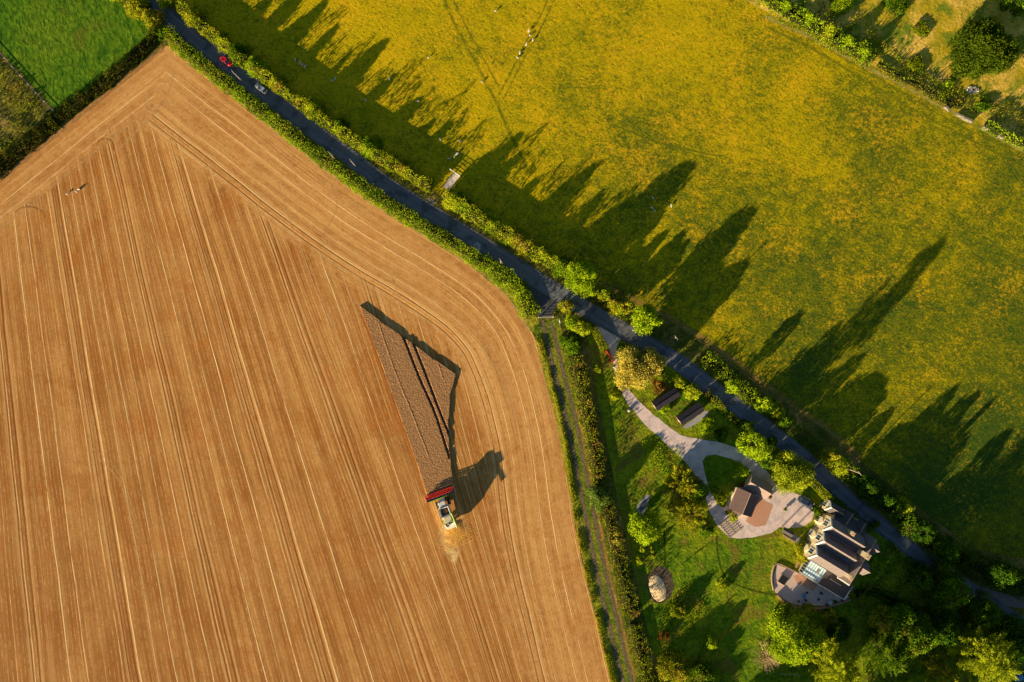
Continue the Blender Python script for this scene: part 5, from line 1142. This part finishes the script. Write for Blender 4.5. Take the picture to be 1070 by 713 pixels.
groups = [
 ([(309, 63), (313.5, 66), (316, 68), (319, 70)], 'white gull in the shadow of the hedge trees, in a tight line of four', 'four gulls in a line'),
 ([(348, 84.5), (350.5, 82.5)], 'white gull of a close pair in the pasture shadows', 'pair of gulls in shadow'),
 ([(382, 105)], 'white gull alone in deep shade halfway along the hedge', None), ([(407, 83)], 'white gull at the tip of a tree shadow', None), ([(436.6, 106.5)], 'white gull at the ragged lower shadow edge', None),
 ([(448, 60.5)], 'white gull alone on sunlit pasture beyond the hedge shadows', None), ([(518, 12)], 'white gull near the top edge between the two worn tracks', None), ([(504, 86)], 'white gull sitting on the left worn path', None),
 ([(460, 146)], 'white gull in shade above the gateway', None), ([(481, 148)], 'white gull at the sunny gap right above the gateway', None), ([(469, 166)], 'white gull just left of the trio by the gateway', None),
 ([(475, 164), (477, 162), (478.2, 160.5)], 'white gull in the trio just above the gateway', 'three gulls above the gateway'),
 ([(552.3, 32.4), (554, 37.6), (556.7, 42.2), (549.9, 46.6), (543.2, 55.6), (540.7, 61)], 'white gull resting on the double worn track at the top', 'gulls on the double worn track'),
 ([(682, 207)], 'white gull, uppermost of the four at the long tree shadow', None), ([(681.3, 217.7), (684, 221)], 'white gull of the pair at the edge of the long tree shadow', 'pair of gulls at the long shadow'), ([(701, 215)], 'white gull right of the long tree shadow', None),
 ([(70.9, 203)], 'white gull on the stubble, left one', None), ([(83.5, 198.4)], 'white gull on the stubble, right one', None), ([(80.7, 201)], 'white gull on the stubble between its two neighbours', None)]
first = True
for pts, lb, gr in groups:
    for (px, py) in pts:
        b = bp if first else copy_tree(bp); first = False
        x, y = W(px, py); b.location = (x, y, .02); b.rotation_euler = (0, 0, random.uniform(0, 6.28)); b.scale = (1.25,) * 3
        b['label'] = lb
        if gr: b['group'] = gr
        elif 'group' in b: del b['group']

# ================================================================== GARDEN THINGS
# wood chip heap on a scorched ring
def heap(px, py, rx, ry, h, rz, mat, name, label, cat):
    N = 26; V = []; F = []
    for j in range(N):
        for i in range(N):
            u, v = -1 + 2 * i / (N - 1), -1 + 2 * j / (N - 1); r = math.hypot(u, v); z = h * max(0, 1 - r) ** .8 * (1 + random.uniform(-.08, .08)) - .02 * (r > .98)
            V.append((u * rx * (1 + random.uniform(-.03, .03)), v * ry, z if r < 1 else -.05))
    for j in range(N - 1):
        for i in range(N - 1): F.append((j * N + i, j * N + i + 1, (j + 1) * N + i + 1, (j + 1) * N + i))
    o = link(name, make_mesh(name, V, F), mat); x, y = W(px, py); o.location = (x, y, .03); o.rotation_euler = (0, 0, rz); return tag(o, label, cat)
heap(687, 615, 2.3, 3.9, .40, R(18), M['chips'], 'wood_chip_heap', 'pale heap of wood chips on a scorched circle in the lawn', 'heap')
P = [W(690 + 14 * math.cos(a), 611 + 19 * math.sin(a)) for a in np.linspace(0, 2 * math.pi, 30)[:-1]]
sheet('scorched_ground', P, .020, grass_mat('scorched', [(.06, .05, .035), (.13, .09, .06), (.08, .06, .04), (.17, .11, .07)]), wob=.15)
# pond, stream
sheet('pond_margin', WP([(676, 516), (680, 519), (676, 530), (672, 539), (666, 537), (665, 529), (670, 522)]), .022, M['path'], wob=.1)
o = sheet('pond', WP([(675, 521), (677, 524), (673, 532), (669, 535), (668, 530), (671, 525)]), .030, plain('shallow_water', (.10, .12, .15), .3), wob=.05)
x, y = W(817.5, 605.5); g = empty('hot_tub', (x, y, .03), HANG, 'square black sunken hot tub cover on the pale patio corner', 'hot tub')
mb = MB(); mb.box((0, 0, .25), (2.3, 2.5, .5)); mb.build('tub', M['ridge'], g, bevel=.04); mb = MB(); mb.box((0, 0, .55), (2.1, 2.3, .10)); mb.build('cover', plain('black_cover', (.008, .01, .012), .6), g, bevel=.04)
def patio_table(px, py, top, label):
    x, y = W(px, py); g = empty('garden_table', (x, y, .04), 0, label, 'table'); mb = MB(); mb.tube((0, 0, .70), (0, 0, .76), .62, .62, 20); mb.build('tabletop', top, g)
    for i in range(3): mb = MB(); a = i * 2.09; mb.tube((.1 * math.cos(a), .1 * math.sin(a), .7), (.4 * math.cos(a), .4 * math.sin(a), 0), .03); mb.build('leg', M['metal'], g)
patio_table(839, 622, M['cover'], 'round table with blue top on the patio'); patio_table(866.5, 629, M['birdwing'], 'round pale grey table near the brick patio wall')
cp = None
for i, (px, py, a, lb) in enumerate(((834, 628, .5, 'dark garden chair nearest the rounded patio wall'), (841, 626.5, 2.0, 'dark garden chair beside the blue table'), (842.5, 619, 4.0, 'dark garden chair between blue table and house'), (855, 626, 1.0, 'dark garden chair in the middle of the patio'), (857, 619.5, 3.0, 'dark garden chair close to the white fascia'), (879, 626.5, 2.5, 'dark garden chair at the narrow end of the patio'))):
    x, y = W(px, py)
    if cp is None:
        cp = g = empty('garden_chair', (x, y, .04), a, lb, 'chair', 'dark chairs on the patio')
        mb = MB(); mb.box((0, 0, .44), (.55, .55, .06)); mb.build('seat', M['dark'], g); mb = MB(); mb.box((-.27, 0, .72), (.05, .55, .55)); mb.build('backrest', M['dark'], g)
        for sx in (-.24, .24):
            for sy in (-.24, .24): mb = MB(); mb.tube((sx, sy, 0), (sx, sy, .42), .025); mb.build('leg', M['dark'], g)
    else: g = copy_tree(cp); g.location = (x, y, .04); g.rotation_euler = (0, 0, a); g['label'] = lb
def pot(px, py, r, label, mt='green'):
    x, y = W(px, py); g = empty('planter', (x, y, .035), 0, label, 'planter'); mb = MB(); mb.tube((0, 0, 0), (0, 0, r * 1.2), r * .75, r, 14); mb.build('pot', M['brown_wood'], g)
    Pp, s, t, d = crown_points(r * 1.1, r * 2.2, 'dome', .16, 1.0); Pp[:, 2] += r * .9; link('plant', leaf_mesh('plant', Pp, s, t), F_[mt], g)
pot(820, 532, .24, 'dark round planter in the middle of the gravel court'); pot(852, 541, .45, 'leafy tub by the court corner beside the house'); pot(803.5, 518.5, .45, 'tub of red foliage at the outbuilding end', 'copper'); pot(872, 628, .3, 'small dark pot on the patio near the brick wall'); pot(846, 632, .3, 'small dark pot against the patio wall')
x, y = W(657, 429); o = MB().blob((0, 0, .3), (.55, .5, .45), 10, 6).build('white_boulder', M['white'], None, smooth_=False); o.location = (x, y, 0); tag(o, 'round white painted boulder left of the drive', 'boulder')
x, y = W(641, 384); 
mb = MB(); mb.tube((0, 0, 0), (0, 0, 1.4), .2, .2, 8); mb.blob((0, 0, 1.5), (.25, .25, .22), 8, 5); o = mb.build('gatepost', M['white'], None); o.location = (x, y, 0); tag(o, 'white capped gatepost at the end of the red fence', 'gatepost')
# row of raised slats across the narrow drive
c, a, L = frame_from((757, 543), (769, 558)); g = empty('slat_grid', (c.x, c.y, .032), a, 'parallel slats laid across the narrow drive beside the garage', 'timber grid')
mb = MB()
for i in range(7): mb.box((-L / 2 + L * (i + .5) / 7, 0, .10), (.38, 4.4, .12))
mb.build('slat', M['wood'], g)
mb = MB(); [mb.box((0, s, .03), (L, .14, .06)) for s in (-1.9, 0, 1.9)]; mb.build('bearer', M['brown_wood'], g)
# pale rubble edge beside second shed
sheet('gravel_strip', WP([(713, 446), (737, 429), (742, 431), (738, 436), (718, 449)]), .030, M['path'], wob=.12)
# fence strip panel near bottom (white rail)
fence('rail_fence', [(814, 703), (822, 703.5), (834, 704)], 'short pale rail beneath the leafless tan bush', 1.2, mat='pale_wood')
x, y = W(694, 588)
# blue object at corner
x, y = W(1066, 709, 1.0); g = empty('tarpaulin', (x, y, 0), .4, 'blue tarpaulin over a stack at the bottom right corner', 'tarpaulin'); mb = MB(); mb.box((0, 0, .6), (2.4, 2.0, 1.2), taper=.8); mb.build('sheet', M['cover'], g, bevel=.15)

# ================================================================== LIGHT, CAMERA
w = bpy.data.worlds.new('World'); sc.world = w; w.use_nodes = True; nt = w.node_tree
bg = nt.nodes['Background']; sky = nt.nodes.new('ShaderNodeTexSky'); sky.sky_type = 'NISHITA'; sky.sun_disc = False
# towards-sun horizontal direction is image lower-left
sdx, sdy = -cd, -sd
az = math.atan2(sdx, sdy)
sky.sun_elevation = R(SUN_EL); sky.sun_rotation = az; sky.air_density = 1.2; sky.dust_density = .4; sky.ozone_density = 3.0
nt.links.new(sky.outputs[0], bg.inputs[0]); bg.inputs[1].default_value = .13
sl = bpy.data.lights.new('sun', 'SUN'); sl.energy = 14.0; sl.angle = R(.55); sl.color = (1, .79, .49)
so = bpy.data.objects.new('sun', sl); col.objects.link(so)
dv = Vector((sdx * math.cos(R(SUN_EL)), sdy * math.cos(R(SUN_EL)), math.sin(R(SUN_EL)))); so.rotation_euler = dv.to_track_quat('Z', 'Y').to_euler(); so.location = (0, 0, 60)
cam = bpy.data.cameras.new('camera'); cam.sensor_width = 36; cam.lens = 36 * H / (1070 * S); cam.clip_end = 6000; cam.clip_start = 1
co = bpy.data.objects.new('camera', cam); col.objects.link(co); co.location = (0, 0, H); sc.camera = co
sc.view_settings.view_transform = 'Standard'; sc.view_settings.look = 'None'; sc.view_settings.exposure = 0; sc.view_settings.gamma = 1
sc.render.engine = 'CYCLES'
sc.cycles.max_bounces = 3; sc.cycles.transparent_max_bounces = 6; sc.cycles.diffuse_bounces = 2
